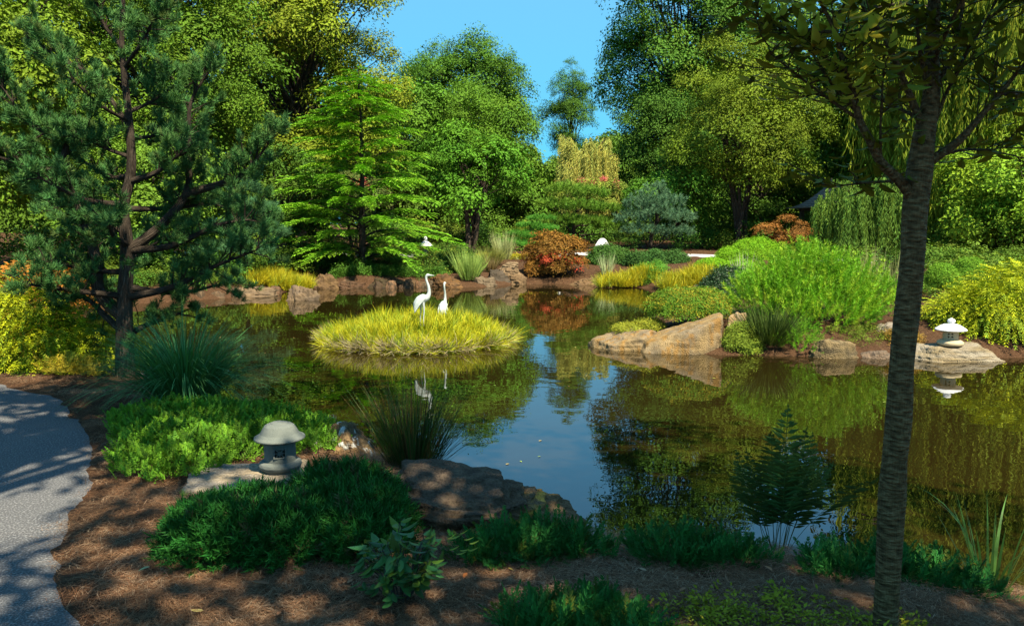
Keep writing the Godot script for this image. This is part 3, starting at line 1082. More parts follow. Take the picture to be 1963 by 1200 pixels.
func hollow(o: Node3D, r: float, y0: float, y1: float, yaws: Array, spots: Array, size: Vector3, m: Material) -> CSGCombiner3D:
	# a round stone fire box with real openings into its hollow inside
	var c := CSGCombiner3D.new()
	c.name = "body"
	o.add_child(c, true)
	for k in 2:
		var cy := CSGCylinder3D.new()
		cy.radius = r if k == 0 else r * .72
		cy.height = (y1 - y0) * (1.0 if k == 0 else .86)
		cy.sides = 48
		cy.position.y = (y0 + y1) * .5
		cy.material = m
		cy.operation = CSGShape3D.OPERATION_UNION if k == 0 else CSGShape3D.OPERATION_SUBTRACTION
		cy.name = "drum"
		c.add_child(cy, true)
	for yaw in yaws:
		for p in spots:
			var b := CSGBox3D.new()
			b.size = size
			b.operation = CSGShape3D.OPERATION_SUBTRACTION
			b.material = m
			b.name = "opening"
			c.add_child(b, true)
			b.transform = Transform3D(Basis(Vector3.UP, yaw), Basis(Vector3.UP, yaw) * (p + V(0, 0, r * .85)))
	return c

func white_lantern() -> void:
	var o := thing("stone_lantern", "small stone lantern with a white umbrella roof and knob on the rock at the water", "lantern", V(6.62, .205, -12.0))
	o.scale = Vector3.ONE * .9
	part(o, "base", lathe(soft_profile([[0, 0], [.19, 0], [.205, .03], [.2, .06], [.165, .085], [.13, .095], [0, .097]], .01), 40, .004), M.warm_stone)
	var holes := []
	for x in [-1, 1]:
		for y in [-1, 1]: holes.append(V(x * .026, .172 + y * .024, 0))
	hollow(o, .12, .095, .247, [-.5, -.5 + PI], holes, V(.026, .024, .08), M.warm_stone)
	part(o, "roof", lathe(soft_profile([[0, .245], [.11, .243], [.225, .25], [.245, .258], [.238, .272], [.2, .3], [.15, .332], [.1, .352], [.05, .36], [0, .361]], .004), 48, .003), M.white_stone)
	part(o, "finial", lathe([[0, .352], [.03, .354], [.034, .362], [.05, .376], [.062, .398], [.06, .418], [.045, .436], [.02, .446], [.008, .456], [0, .458]], 28, .002), M.white_stone)

func isle(x: float, z: float) -> float:
	var q := Vector2((x + 1.68) / 1.58, (z + 13.85) / 1.4).length()
	return .3 * (1 - q * q) - .02

func island() -> void:
	var o := thing("grass_island", "round mound of golden grass standing in the pond", "island", V(-1.68, 0, -13.85))
	var b := MB.new()
	for j in 17:
		for k in 49:
			var a := TAU * k / 48
			var q := j / 16.0 * 1.05
			b.v.append(V(cos(a) * q * 1.58, .3 * (1 - q * q) - .02 - (.3 if j == 16 else 0.0), sin(a) * q * 1.4))
	for j in 16:
		for k in 48:
			var q2 := j * 49 + k
			b.i.append_array([q2, q2 + 1, q2 + 50, q2, q2 + 50, q2 + 49])
	part(o, "soil", b.mesh(true), M.soil)
	var xf: Array[Transform3D] = []
	var cols := PackedColorArray()
	for k in 2050:
		var a := R(0, TAU)
		var q := sqrt(rng.randf()) * (1 + .1 * lumps.get_noise_2d(cos(a) * 4, sin(a) * 4))
		var p := V(cos(a) * q * 1.58, .3 * (1 - q * q) - .03, sin(a) * q * 1.4)
		var out := V(cos(a), 0, sin(a))
		var dir := (Vector3.UP + out * (q * q * .85) + rdir() * .25).normalized()
		var patch := lumps.get_noise_2d(p.x * 2.2 + 30, p.z * 2.2)
		dir = (dir + V(lumps.get_noise_2d(p.x * 2, p.z * 2), 0, lumps.get_noise_2d(p.x * 2 + 9, p.z * 2)) * 1.1).normalized()
		xf.append(Transform3D(basis_to(dir, rdir()) * Basis.from_scale(V(1, R(.6, 1.15), 1) * R(.7, 1.05) * (1 + patch * .5)), p))
		cols.append(tint(Color(.4, .39, .014), .22, .12) if rng.randf() > .22 + patch * .5 else tint(Color(.19, .29, .02), .25, .1))
	scatter(o, "grass_blades", S.grass, M.blade, xf, cols)
	xf = []
	cols = PackedColorArray()
	for k in 110:                                    # pale dead blades at the rim
		var a2 := R(0, TAU)
		var out2 := V(cos(a2), 0, sin(a2))
		xf.append(Transform3D(basis_to((Vector3.UP * .7 + out2 * 1.0 + rdir() * .3).normalized(), rdir()) * Basis.from_scale(V(1, .85, 1)), V(cos(a2) * 1.56, .03, sin(a2) * 1.38)))
		cols.append(tint(Color(.26, .22, .12), .3, .1))
	scatter(o, "dry_blades", S.grass, M.blade, xf, cols)

func sweep(b: MB, pts: Array, rad: Array, flat: float, sides := 14) -> void:
	var l := smooth_line(PackedVector3Array(pts), PackedFloat32Array(rad), 6)
	var k0 := b.v.size()
	tube(b, l[0], l[1], sides)
	b.n.clear(); b.u.clear()
	for k in range(k0, b.v.size()): b.v[k].z *= flat

func crane(label: String, at: Vector3, turn: float, sc: float, low: bool) -> void:
	var o := thing("crane_statue", label, "statue", at, turn, "")
	o.scale = Vector3.ONE * sc
	var b := MB.new()
	var up := 0.0 if not low else -.16
	sweep(b, [V(-.125, .235 + up, 0), V(-.118, .275 + up, 0), V(-.09, .35 + up, 0), V(-.04, .41 + up, 0), V(.02, .445 + up, 0), V(.07, .46 + up, 0), V(.105, .5 + up, 0), V(.116, .56 + up, 0), V(.108, .64 + up, 0), V(.086, .71 + up, 0), V(.07, .765 + up, 0), V(.074, .81 + up, 0), V(.096, .832 + up, 0), V(.122, .832 + up, 0), V(.16, .829 + up, 0), V(.205, .825 + up, 0)],
		[.008, .03, .062, .078, .076, .056, .036, .027, .022, .019, .018, .02, .025, .015, .008, .002], .85, 16)
	part(o, "body", b.mesh(true), M.crane_paint)
	for s in [-1.0, 1.0]:
		var w := MB.new()
		sweep(w, [V(.06, .455 + up, 0), V(.0, .425 + up, 0), V(-.06, .36 + up, 0), V(-.1, .29 + up, 0), V(-.118, .225 + up, 0)], [.012, .045, .05, .034, .004], .42, 12)
		var wn := part(o, "wing", w.mesh(true), M.crane_paint, V(0, 0, s * (.055 if not low else .06)))
		for f in 4:
			var fb := MB.new()
			sweep(fb, [V(.01 - f * .025, .4 - f * .03 + up, s * .018), V(-.05 - f * .02, .33 - f * .03 + up, s * .02), V(-.09 - f * .012, .265 - f * .02 + up, s * .012)], [.006, .012, .003], 1.0, 7)
			part(wn, "feather", fb.mesh(true), M.crane_paint)
		var g := MB.new()
		var x: float = -.01 + s * .03
		sweep(g, [V(x, .39 + up, s * .035), V(x + .012, .24 + up * .7, s * .037), V(x + .004, .1 + up * .4, s * .038), V(x + .01, -.2, s * .04)], [.026, .011, .0085, .0085], 1.0, 8)
		part(o, "leg", g.mesh(true), M.crane_paint)

func pavilion() -> void:
	var y0 := height(15.6, -40)
	var o := thing("garden_pavilion", "small open wooden pavilion with curved hipped roof half hidden behind the weeping tree", "pavilion", V(15.75, y0, -40), .25)
	var eave := 2.85 - y0
	for x in [-1, 1]:
		for z in [-1, 1]:
			var b := MB.new()
			box(b, V(x * .95, eave * .5, z * .95), V(.17, eave, .17))
			part(o, "post", b.mesh(), M.wood)
	for s in [-1, 1]:
		var b2 := MB.new()
		box(b2, V(0, eave - .06, s * .95), V(2.3, .14, .1)); part(o, "beam", b2.mesh(), M.wood)
		var b3 := MB.new()
		box(b3, V(s * .95, eave - .062, 0), V(.098, .14, 1.8)); part(o, "beam", b3.mesh(), M.wood)
		var b4 := MB.new()
		box(b4, V(0, .45, s * .95), V(1.73, .06, .06)); part(o, "rail", b4.mesh(), M.wood)
	var rf := Node3D.new()
	rf.name = "roof"
	o.add_child(rf)
	for side in 4:                                   # concave courses of shingles on four slopes
		var e := Basis(Vector3.UP, side * PI / 2)
		var n := 9
		for k in n:
			var t0 := float(k) / n
			var t1 := (k + 1.25) / n
			var r0 := lerpf(1.5, .12, t0)
			var r1 := lerpf(1.5, .12, minf(t1, 1))
			var h0 := eave + 1.15 * pow(t0, 1.7) + .035
			var h1 := eave + 1.15 * pow(minf(t1, 1), 1.7)
			var c := MB.new()
			c.quad(e * V(-r0, h0, r0), e * V(r0, h0, r0), e * V(r1, h1, r1), e * V(-r1, h1, r1), Color.WHITE)
			c.quad(e * V(-r0, h0 - .045, r0), e * V(r0, h0 - .045, r0), e * V(r0, h0, r0), e * V(-r0, h0, r0), Color.WHITE)
			part(rf, "shingle_course", c.mesh(), M.shingle)
	part(rf, "finial", lathe([[0, eave + 1.1], [.12, eave + 1.12], [.1, eave + 1.25], [.05, eave + 1.32], [.03, eave + 1.45], [0, eave + 1.47]], 14), M.shingle)
	var fl := MB.new()
	box(fl, V(0, -.1, 0), V(2.4, .3, 2.4))
	part(o, "floor", fl.mesh(), M.paving)

func fern() -> void:
	var o := thing("fern", "tall dark fern with upright fronds at the water's edge", "fern", spot(1.52, -4.42, -.01))
	var mats := leaf_mats([Color(.01, .034, .006), Color(.014, .045, .008), Color(.024, .07, .014)], .7, .3)
	var list := []
	for k in 22:                                     # lean across, length, arch, lean in depth
		list.append([R(-.5, .5), R(.4, .62), R(.02, .22), R(-.7, .7)])
	list[0] = [.04, .72, .02, .0]
	list[1] = [-.16, .64, .04, .2]
	list[2] = [.75, .6, .4, .25]
	list[3] = [.55, .5, .3, -.3]
	list[4] = [-.6, .5, .25, .2]
	list[5] = [.24, .62, .06, .1]
	for f in list:
		var b := MB.new()
		var len: float = f[1] * 1.2
		var dir := V(f[0] * .6, 1, f[3] * .5).normalized()
		var bend: float = f[2] * 1.7
		var p := V(f[0] * .07 + R(-.03, .03), 0, f[3] * .06)
		var out := V(dir.x, 0, dir.z).normalized()
		var n := 27
		var side := V(1, 0, 0).rotated(Vector3.UP, R(-.8, .8))
		var d := dir
		var prev := p
		for k in n + 1:
			var t := float(k) / n
			if k > 0: b.quad(prev - side * .0022, prev + side * .0022, p + side * .0018, p - side * .0018, Color(.9, .55, .35))
			prev = p
			if t > .3:
				var u := (t - .3) / .7
				for s in [-1.0, 1.0]:
					var pl := (len * .19 * sin(PI * minf(1, u * .6 + .22)) * (1 - pow(u, 3.0)) + .005) * R(.8, 1.15)
					var pd: Vector3 = (side * s + d * R(.25, .6) + out * R(-.25, .25) + V(0, R(-.25, .05), 0)).normalized()
					leaf(b, p + d * R(-.006, .006), pd, d.cross(side) + rdir() * .3, pl, len * R(.024, .034), Color.WHITE * R(.7, 1.25))
			p += d * len / n
			d = (d + out * bend / n + V(0, -bend * .75 / n * t, 0) + rdir() * .012).normalized()
		part(o, "frond", b.mesh(), mats[rng.randi() % 3])

func broad_plant() -> void:
	var o := thing("leafy_shrub", "glossy dark shrub with pointed leaflets on thin canes in the pine straw", "shrub", spot(-.5, -3.42, -.02))
	var spots := []
	var b := MB.new()
	for k in 34:
		var a := R(0, TAU)
		var d := sqrt(rng.randf())
		var tip := V(cos(a) * d * .2, R(.14, .36) * (1.1 - d * .4), sin(a) * d * .17)
		var l := limb(b, V(cos(a) * .03, 0, sin(a) * .03), tip, .004, .002, .3, 5, .05)
		for q in range(3, 7):
			var out := (V(cos(a), 0, sin(a)) + rdir() * .9).normalized()
			for s in 2:
				var ld := (out.rotated(Vector3.UP, R(-1.3, 1.3)) + V(0, R(-.9, .15), 0)).normalized()
				spots.append(Transform3D(basis_to(ld, (V(0, -1, 0) + rdir() * .4).normalized()) * Basis.from_scale(Vector3.ONE * R(.7, 1.2)), l[q] + rdir() * .012))
	part(o, "canes", b.mesh(), M.twig)
	hang_leaves(o, spots, [long_leaf(.072, .029, .35, .25), long_leaf(.08, .033, .2, .35), long_leaf(.062, .027, .5, .15)], leaf_mats([Color(.022, .09, .026), Color(.032, .12, .03), Color(.018, .065, .02), Color(.07, .14, .02)], .38, .4), 290)
	# a few light green shoots lean out over the straw
	for k in 9:
		var t := Transform3D(basis_to(V(R(.5, 1), R(-.2, .3), R(-.4, .2)).normalized(), V(0, -1, 0)), V(R(.2, .34), R(.2, .3), R(-.15, 0)))
		var lf := part(o, "leaf", long_leaf(.05, .018, .3, .2), M.lime_leaf)
		lf.transform = t

func sword_plant() -> void:
	var o := thing("iris_plant", "clump of tall green sword leaves at the pond's edge", "plant", spot(2.42, -3.88, -.02))
	var mats := leaf_mats([Color(.06, .16, .03), Color(.08, .19, .04), Color(.04, .12, .03)], .4, .6)
	for k in 26:
		var b := MB.new()
		var a := R(0, TAU)
		var lean := R(.08, .5)
		blade(b, V(cos(a) * .05, 0, sin(a) * .05), V(cos(a) * lean, 1, sin(a) * lean), R(.34, .66), R(.013, .02), R(.1, .55) if k % 4 else 1.7, 8, Color.WHITE, R(-.5, .5))
		part(o, "leaf", b.mesh(), mats[k % 3])

func tall_grass() -> void:
	var o := thing("fountain_grass", "big fountain of long dark green arching grass beside the pine", "ornamental grass", spot(-3.13, -7.55, -.02))
	var b := MB.new()
	for k in 1350:
		var a := R(0, TAU)
		var q := sqrt(rng.randf())
		var out := V(cos(a), 0, sin(a))
		var lean := R(.05, .6) * (.25 + q)
		blade(b, out * q * .22, (V(0, 1, 0) + out * lean).normalized(), R(.75, 1.15), R(.008, .013), R(1.0, 2.4), 9, tint(Color(.07, .21, .06), .35, .15), R(-.8, .8))
	for k in 5:
		var a2 := R(0, TAU)
		blade(b, V(0, 0, 0), V(.35 + R(-.2, .2), 1, R(-.2, .2)), R(1.1, 1.3), .006, R(.3, .7), 9, Color(.12, .16, .06))
	var g := part(o, "blades", b.mesh(), M.blade)
	g.set_meta("kind", "stuff")

func rush_clump() -> void:
	var o := thing("rush_clump", "wiry brown and green rushes fanning out behind the dark boulder", "rushes", spot(-.72, -5.68, -.02))
	var b := MB.new()
	for k in 800:
		var a := R(0, TAU)
		var q := sqrt(rng.randf())
		var out := V(cos(a), 0, sin(a) * .7)
		var lean := R(.05, .75) * (.2 + q)
		var tipped := out.x > .5 and k % 3 == 0
		blade(b, out * q * .17, (V(0, 1, 0) + out * lean * (1.7 if tipped else 1.0)).normalized(), R(.45, .78), R(.004, .006), R(.1, .6), 6, tint(Color(.035, .075, .016), .4, .2) if rng.randf() > .3 else tint(Color(.1, .06, .025), .3, .1), R(-1, 1))
	var g := part(o, "blades", b.mesh(), M.blade)
	g.set_meta("kind", "stuff")

func straw() -> void:
	# loose needles over the near bank, thick enough to hide the flat floor below
	var b := MB.new()
	rng.seed = 99
	for k in 34:
		var a := R(0, TAU)
		var d := V(cos(a), R(-.08, .1), sin(a))
		var s := V(-sin(a), 0, cos(a)) * .0011
		var p := V(R(-.13, .13), R(0, .018), R(-.13, .13))
		var len := R(.07, .17)
		var mid := p + d * len * .5 + V(0, R(0, .015), 0)
		b.tri(p - s, p + s, mid, Color.WHITE * R(.5, 1.4))
		b.tri(mid + s, mid - s, p + d * len + V(R(-.01, .01), 0, R(-.01, .01)), Color.WHITE * R(.5, 1.4))
	var m := b.mesh()
	var xf: Array[Transform3D] = []
	var cols := PackedColorArray()
	while xf.size() < 5200:
		var z := -2.6 - 6.9 * pow(rng.randf(), 1.5)
		var x := R(.72, -.72) * (-z + .4)
		if x < -.85 + .385 * (z + 1.5): 
			if edge_of_path(x, z) < -.06 + R(-.05, .12): continue
		var d := shore(x, z)
		if d < .03: continue
		xf.append(Transform3D(Basis(Vector3.UP, R(0, TAU)), V(x, height(x, z) + .002, z)))
		cols.append(tint(Color(.17, .09, .045), .35, .15) if rng.randf() > .3 else tint(Color(.3, .2, .12), .3, .1))
	var o := scatter(self, "pine_straw", m, M.dry, xf, cols, true, false)
	tag(o, "loose brown pine straw mulch covering the near bank", "mulch", "", "stuff")

var path_edge := [Vector2(-5.9, -9.0), Vector2(-5.54, -8.56), Vector2(-4.44, -7.89), Vector2(-3.49, -6.64), Vector2(-2.8, -5.48), Vector2(-2.56, -4.93), Vector2(-2.3, -4.1), Vector2(-2.04, -3.67), Vector2(-1.76, -3.31), Vector2(-1.2, -2.5), Vector2(-.6, -1.5)]
func edge_of_path(x: float, z: float) -> float:            # positive on the straw side, negative on the path
	for k in path_edge.size() - 1:
		var a: Vector2 = path_edge[k]
		var c: Vector2 = path_edge[k + 1]
		if z >= a.y and z <= c.y: return x - lerpf(a.x, c.x, (z - a.y) / (c.y - a.y))
	return 1.0

func gravel_path() -> void:
	var b := MB.new()
	var c := Curve2D.new()
	for p in path_edge: c.add_point(p)
	c.add_point(Vector2(1.5, 3)); c.add_point(Vector2(4, 12))
	for k in range(1, c.point_count - 1):
		var t := (c.get_point_position(k + 1) - c.get_point_position(k - 1)) * .16
		c.set_point_in(k, -t); c.set_point_out(k, t)
	var n := 170
	var w := 22
	for k in n + 1:
		var s := c.get_baked_length() * pow(float(k) / n, 1.0)
		var p := c.sample_baked(s)
		var q := (c.sample_baked(s + .1) - c.sample_baked(s - .1)).normalized()
		var side := Vector2(q.y, -q.x)
		if side.x > 0: side = -side
		for j in w + 1:
			var o := p + side * (lumps.get_noise_2d(p.x * 9, p.y * 9) * .06 + 3.4 * j / w)
			b.v.append(V(o.x, height(o.x, o.y) + (.008 if j else -.03), o.y))
	for k in n:
		for j in w:
			var q2 := k * (w + 1) + j
			b.i.append_array([q2, q2 + 1, q2 + w + 2, q2, q2 + w + 2, q2 + w + 1])
	structure("path", b.mesh(true), M.gravel)

func floating() -> void:
	# specks of leaf litter drifting on the pond
	rng.seed = 61
	var xf: Array[Transform3D] = []
	var cols := PackedColorArray()
	while xf.size() < 150:
		var x := R(-8, 6)
		var z := R(-5.5, -24)
		if shore(x, z) > -.25 or isle(x, z) > -.1: continue
		if x > -2.5 and rng.randf() < .6: continue
		xf.append(Transform3D(Basis(Vector3.UP, R(0, TAU)) * Basis(Vector3(1, 0, 0), -PI / 2 + R(-.1, .1)) * Basis.from_scale(Vector3.ONE * R(.5, 1.1)), V(x, .004, z)))
		cols.append(tint([Color(.3, .25, .08), Color(.2, .1, .03), Color(.2, .26, .05)][rng.randi() % 3], .3, .1))
	var o := scatter(self, "floating_leaves", long_leaf(.05, .022, .15, .05), M.dry, xf, cols, true)
	tag(o, "tiny leaves and specks drifting on the pond", "floating leaves", "", "stuff")

func fallen(label: String, at: Vector2, col: Color, len: float, group := "") -> void:
	var m := mat(.6, col)
	m.backlight_enabled = true
	m.backlight = Color(.4, .4, .2)
	sd(label + str(at))
	var o := part(self, numbered("fallen_leaf"), long_leaf(len, len * .42, R(.1, .5), R(-.3, .4)), m, spot(at.x, at.y, .03))
	o.rotation = V(-PI / 2 + R(-.25, .25), R(0, TAU), R(-.3, .3))
	tag(o, label, "leaf", group)

# ---------------------------------------------------------------- the scene
func _ready() -> void:
	var cam := Camera3D.new()
	cam.name = "camera"
	cam.fov = 42.573
	cam.near = .05
	cam.far = 1500
	cam.position = V(0, 2.0, 0)
	cam.rotation_degrees.x = -6.226
	cam.current = true
	add_child(cam)
	var env := Environment.new()
	env.background_mode = Environment.BG_SKY
	env.tonemap_mode = Environment.TONE_MAPPER_LINEAR
	env.tonemap_exposure = 2.9
	env.sdfgi_enabled = true
	env.ssao_enabled = true
	env.ssil_enabled = true
	var sky := Sky.new()
	var sm := ProceduralSkyMaterial.new()
	sm.sky_top_color = Color(.075, .19, .34).linear_to_srgb()
	sm.sky_horizon_color = Color(.048, .28, .4).linear_to_srgb()
	sm.sky_curve = .16
	sm.ground_bottom_color = Color(.05, .05, .03).linear_to_srgb()
	sm.ground_horizon_color = Color(.13, .3, .4).linear_to_srgb()
	sm.sun_angle_max = 12
	sky.sky_material = sm
	env.sky = sky
	var we := WorldEnvironment.new()
	we.name = "environment"
	we.environment = env
	add_child(we)
	var sun := DirectionalLight3D.new()
	sun.name = "sun"
	sun.light_color = Color(1, .95, .85)
	sun.light_energy = 1.5
	sun.light_angular_distance = .5
	sun.shadow_enabled = true
	add_child(sun)
	sun.look_at_from_position(V(.3, .84, .45), Vector3.ZERO)

	lumps.seed = 12
	lumps.frequency = .8
	make_materials()
	M.lime_leaf = leaf_mats([Color(.12, .2, .02)], .4, .7)[0]
	make_shared()
	print("materials")

	# --- setting
	make_ground()
	var wb := MB.new()
	for p in [V(-14, 0, -30), V(24, 0, -30), V(24, 0, -2), V(-14, 0, -2)]:
		wb.v.append(p); wb.n.append(Vector3.UP); wb.u.append(Vector2(p.x, p.z) / 9.0)
	wb.i.append_array([0, 1, 2, 0, 2, 3])
	structure("water", wb.mesh(), M.water)
	gravel_path()
	structure("far_path", ribbon([Vector2(20, -22), Vector2(16, -25.5), Vector2(12, -29), Vector2(6.5, -32.6), Vector2(2, -33.6), Vector2(-2, -34.2), Vector2(-8, -36), Vector2(-18, -38)], [1.7, 1.7], .02, 6, .4), M.paving)
	straw()
	print("setting")

	# --- near bank
	cherry()
	white_pine()
	tall_grass()
	rush_clump()
	fern()
	broad_plant()
	sword_plant()
	lattice_lantern()

	var dark := Color(.06, .05, .042)
	var brown := Color(.1, .07, .045)
	var tan_ := Color(.4, .27, .13)
	var grey := Color(.22, .2, .17)
	# the big dark boulder: a bedded block with an ochre seam in an undercut
	var seam := func(p: Vector3, f: FastNoiseLite) -> Color:
		var line := .46 + .2 * absf(p.x + .05) + f.get_noise_3d(p.x * 2, 0, p.z * 2) * .12
		var k := 1 + f.get_noise_3d(p.x * 6, p.y * 15, p.z * 6 + 4) * .7
		var o := Color(.12, .078, .04).lerp(Color(.085, .062, .042), clampf((p.y - .5) * 3, 0, 1))
		var s := exp(-pow((p.y - line) / .05, 2)) * clampf(.9 + f.get_noise_3d(p.x * 5, 3, p.z * 5) * 2.2, 0, 1)
		o = o.lerp(Color(.5, .27, .05), s)
		return Color(o.r * k, o.g * k, o.b * k)
	rock("large dark brown boulder with an ochre seam beside the water", "boulder", V(-.33, .09, -4.8), V(1.62, .39, 1.15), -.15, 31, dark, brown, "",
		[[V(-.05, 1, .12).normalized(), .9], [V(-.9, .55, .25).normalized(), .78], [V(-.5, .45, .85).normalized(), .86], [V(.25, .3, 1).normalized(), .9], [V(.9, .42, .5).normalized(), .86], [V(1, .2, -.2).normalized(), .96], [V(.2, .6, -.9).normalized(), .8], [V(-.7, .3, -.8).normalized(), .85], [V(.75, .75, -.1).normalized(), .86], [V(.02, -.3, 1).normalized(), .95]], .06, .17, seam, 180, 130)
	rock("flat pale stone slab under the lattice lantern", "stone_slab", V(-1.74, .27, -5.08), V(.86, .13, .62), .15, 7, Color(.2, .18, .15), Color(.28, .22, .14), "", [[V(0, 1, .04).normalized(), .95], [V(-1, .1, .1).normalized(), .9], [V(-.1, .05, 1).normalized(), .9], [V(1, .1, 0).normalized(), .95], [V(0, .1, -1).normalized(), .9]], .05, .06, null, 70, 44)
	var lichen := func(p: Vector3, f: FastNoiseLite) -> Color:
		var k := 1 + f.get_noise_3d(p.x * 6, p.y * 10, p.z * 6 + 4) * .7
		var o := Color(.1, .07, .04).lerp(Color(.17, .11, .05), clampf(.5 + f.get_noise_3d(p.x * 2, p.y * 2, p.z * 2) * 1.4, 0, 1))
		var l := smooth(.24, .3, f.get_noise_3d(p.x * 3.4 + 3, p.y * 2.4 + 1, p.z * 2.4))
		o = Color(o.r * k, o.g * k, o.b * k).lerp(Color(.42, .43, .4), l)
		return o
	rock("pointed brown rock with white lichen patches behind the lattice lantern", "rock", V(-1.34, .06, -6.15), V(.6, .42, .5), .3, 53, brown, brown, "", [[V(-.55, .9, .25).normalized(), .7], [V(.6, .85, .2).normalized(), .78], [V(0, 1, .1).normalized(), .84], [V(0, .3, 1).normalized(), .85], [V(-1, .1, 0).normalized(), .9], [V(1, .1, 0).normalized(), .9], [V(0, .4, -1).normalized(), .8]], .08, .05, lichen, 110, 72)
	rock("small flat rust-brown stone between the mounded yew and the rushes", "rock", V(-.98, .16, -5.35), V(.4, .12, .3), .4, 54, Color(.2, .12, .06), Color(.14, .1, .07))
	rock("flat grey stepping stone at the foot of the golden cypress", "stepping_stone", V(-4.98, .2, -9.55), V(.6, .1, .4), .2, 12, Color(.3, .29, .26), Color(.2, .19, .17), "", [[V(0, 1, 0), .9], [V(1, .1, 0).normalized(), .9], [V(-1, .1, .2).normalized(), .9], [V(0, .1, 1).normalized(), .9], [V(0, .1, -1).normalized(), .9]], .05, .05)
	rock("small flat stone beside the grey stepping stone", "stepping_stone", V(-4.5, .17, -9.8), V(.4, .1, .3), .9, 13, Color(.3, .29, .26), Color(.2, .19, .17))

	var t := thing("creeping_juniper", "wide mat of bright green low evergreen along the gravel path", "shrub", V(-2.55, height(-2.55, -6.2), -6.2))
	carpet(t, [Vector2(-.85, -.35), Vector2(-.6, -.85), Vector2(0, -1.15), Vector2(.6, -1.1), Vector2(1.05, -.75), Vector2(1.3, -.2), Vector2(1.25, .25), Vector2(.9, .5), Vector2(.65, .75), Vector2(.55, 1.15), Vector2(.25, 1.25), Vector2(-.05, 1.1), Vector2(-.25, .7), Vector2(-.42, .3)], .14, S.sprig, 4600, 1.05, Color(.12, .27, .018), .25, {"lump": 2.5, "mess": .8, "rim": .35, "second": Color(.07, .16, .015), "share": .25})
	t = thing("mounded_yew", "clipped dark green evergreen in several mounds before the flat slab", "shrub", V(-1.1, height(-1.1, -4.3), -4.3))
	mound(t, [[V(-.4, -.02, .3), V(.27, .2, .25)], [V(-.1, -.02, .28), V(.3, .2, .27)], [V(.2, -.02, .1), V(.32, .2, .3)], [V(.12, -.02, -.25), V(.3, .22, .28)], [V(-.32, -.02, .02), V(.26, .17, .24)], [V(.3, -.02, .3), V(.22, .16, .2)], [V(-.52, -.02, .12), V(.2, .15, .2)]], S.yew, 6600, 1.1, Color(.022, .12, .018), .3, {"lump": 4.0, "bumpy": .25, "up": .5, "second": Color(.07, .07, .025), "share": .07})
	var jun := [
		["spreading juniper touching the foot of the dark boulder", .1, -4.05, [[V(-.14, -.02, .05), V(.18, .1, .16)], [V(.08, -.02, -.02), V(.2, .12, .17)], [V(.25, -.02, .0), V(.14, .08, .13)], [V(-.27, -.02, .1), V(.1, .06, .1)]], 620],
		["spreading juniper between the fern and the dark boulder", .97, -4.02, [[V(-.13, -.02, .0), V(.19, .13, .17)], [V(.1, -.02, .03), V(.19, .1, .16)], [V(.24, -.02, .06), V(.1, .06, .1)]], 560],
		["", .25, -3.2, [[V(-.12, -.02, .0), V(.16, .07, .16)], [V(.1, -.02, .0), V(.17, .09, .16)], [V(.24, -.02, .08), V(.1, .05, .12)]], 480],
		["spreading juniper growing behind the slender tree's trunk", 1.85, -3.85, [[V(-.24, -.02, .05), V(.17, .12, .16)], [V(.02, -.02, .0), V(.18, .11, .16)], [V(.22, -.02, .08), V(.17, .08, .14)], [V(.4, -.02, .15), V(.1, .04, .1)]], 640]]
	jun[2][0] = "spreading juniper in the straw between the glossy shrub and the yellow creeper"
	for j in jun:
		t = thing("spreading_juniper", j[0], "shrub", spot(j[1], j[2], -.01), 0, "junipers on the near bank")
		mound(t, j[3], S.plume, j[4], .72, Color(.03, .15, .028), .3, {"up": .35, "mess": .7, "deep": .45, "bumpy": .5, "lump": 5.0, "second": Color(.09, .13, .02), "share": .18, "stem": .006})
	t = thing("yellow_creeper", "sprawling yellow-green creeper on the straw below the slender tree", "ground cover", V(1.05, height(1.05, -3.35), -3.35))
	carpet(t, [Vector2(-.55, .05), Vector2(-.3, -.12), Vector2(.1, -.22), Vector2(.35, -.1), Vector2(.8, .12), Vector2(.8, .5), Vector2(-.6, .5)], .05, S.small, 260, .62, Color(.25, .26, .02), .3, {"mat": M.leaf, "deep": .6})
	t = thing("grass_seedling", "single small bright green tuft in the straw beside the path", "plant", spot(-2.0, -4.72, .0))
	clump(t, .02, S.grass, 3, .18, Color(.14, .3, .02), .2)
	fallen("bright orange fallen leaf near the glossy shrub", Vector2(-.22, -3.72), Color(.5, .13, .01), .05)
	fallen("yellow fallen leaf below the dark boulder's juniper", Vector2(-.02, -3.78), Color(.4, .27, .04), .035)
	fallen("long red-brown fallen leaf before the mounded yew", Vector2(-1.12, -3.55), Color(.17, .07, .03), .11)
	fallen("pale green fallen leaf in the straw beside the path", Vector2(-1.75, -3.72), Color(.12, .2, .1), .055)
	fallen("narrow yellow fallen leaf in the straw by the path's end", Vector2(-1.33, -3.3), Color(.42, .3, .08), .06)
	fallen("orange fallen leaf by the spreading juniper at the water", Vector2(.62, -4.2), Color(.45, .15, .02), .04)
	fallen("tan fallen leaf behind the yellow creeper", Vector2(.62, -3.78), Color(.3, .2, .1), .05)
	for q in [Vector2(1.45, -3.95), Vector2(1.25, -3.7), Vector2(.8, -3.55), Vector2(-.75, -3.5), Vector2(-1.5, -3.95), Vector2(.4, -3.6), Vector2(-1.0, -3.3), Vector2(.95, -3.35), Vector2(.5, -3.45)]:
		fallen("small rust-brown fallen leaf lying in the straw", q, Color(.25, .1, .03), .045, "rust-brown leaves strewn on the straw")
	print("near")

	var gold := Color(.34, .39, .012)
	var gold2 := Color(.2, .29, .02)
	t = thing("golden_cypress", "golden thread-leaved cypress beside the path near the dark pine", "shrub", V(-5.75, height(-5.75, -9.6), -9.6))
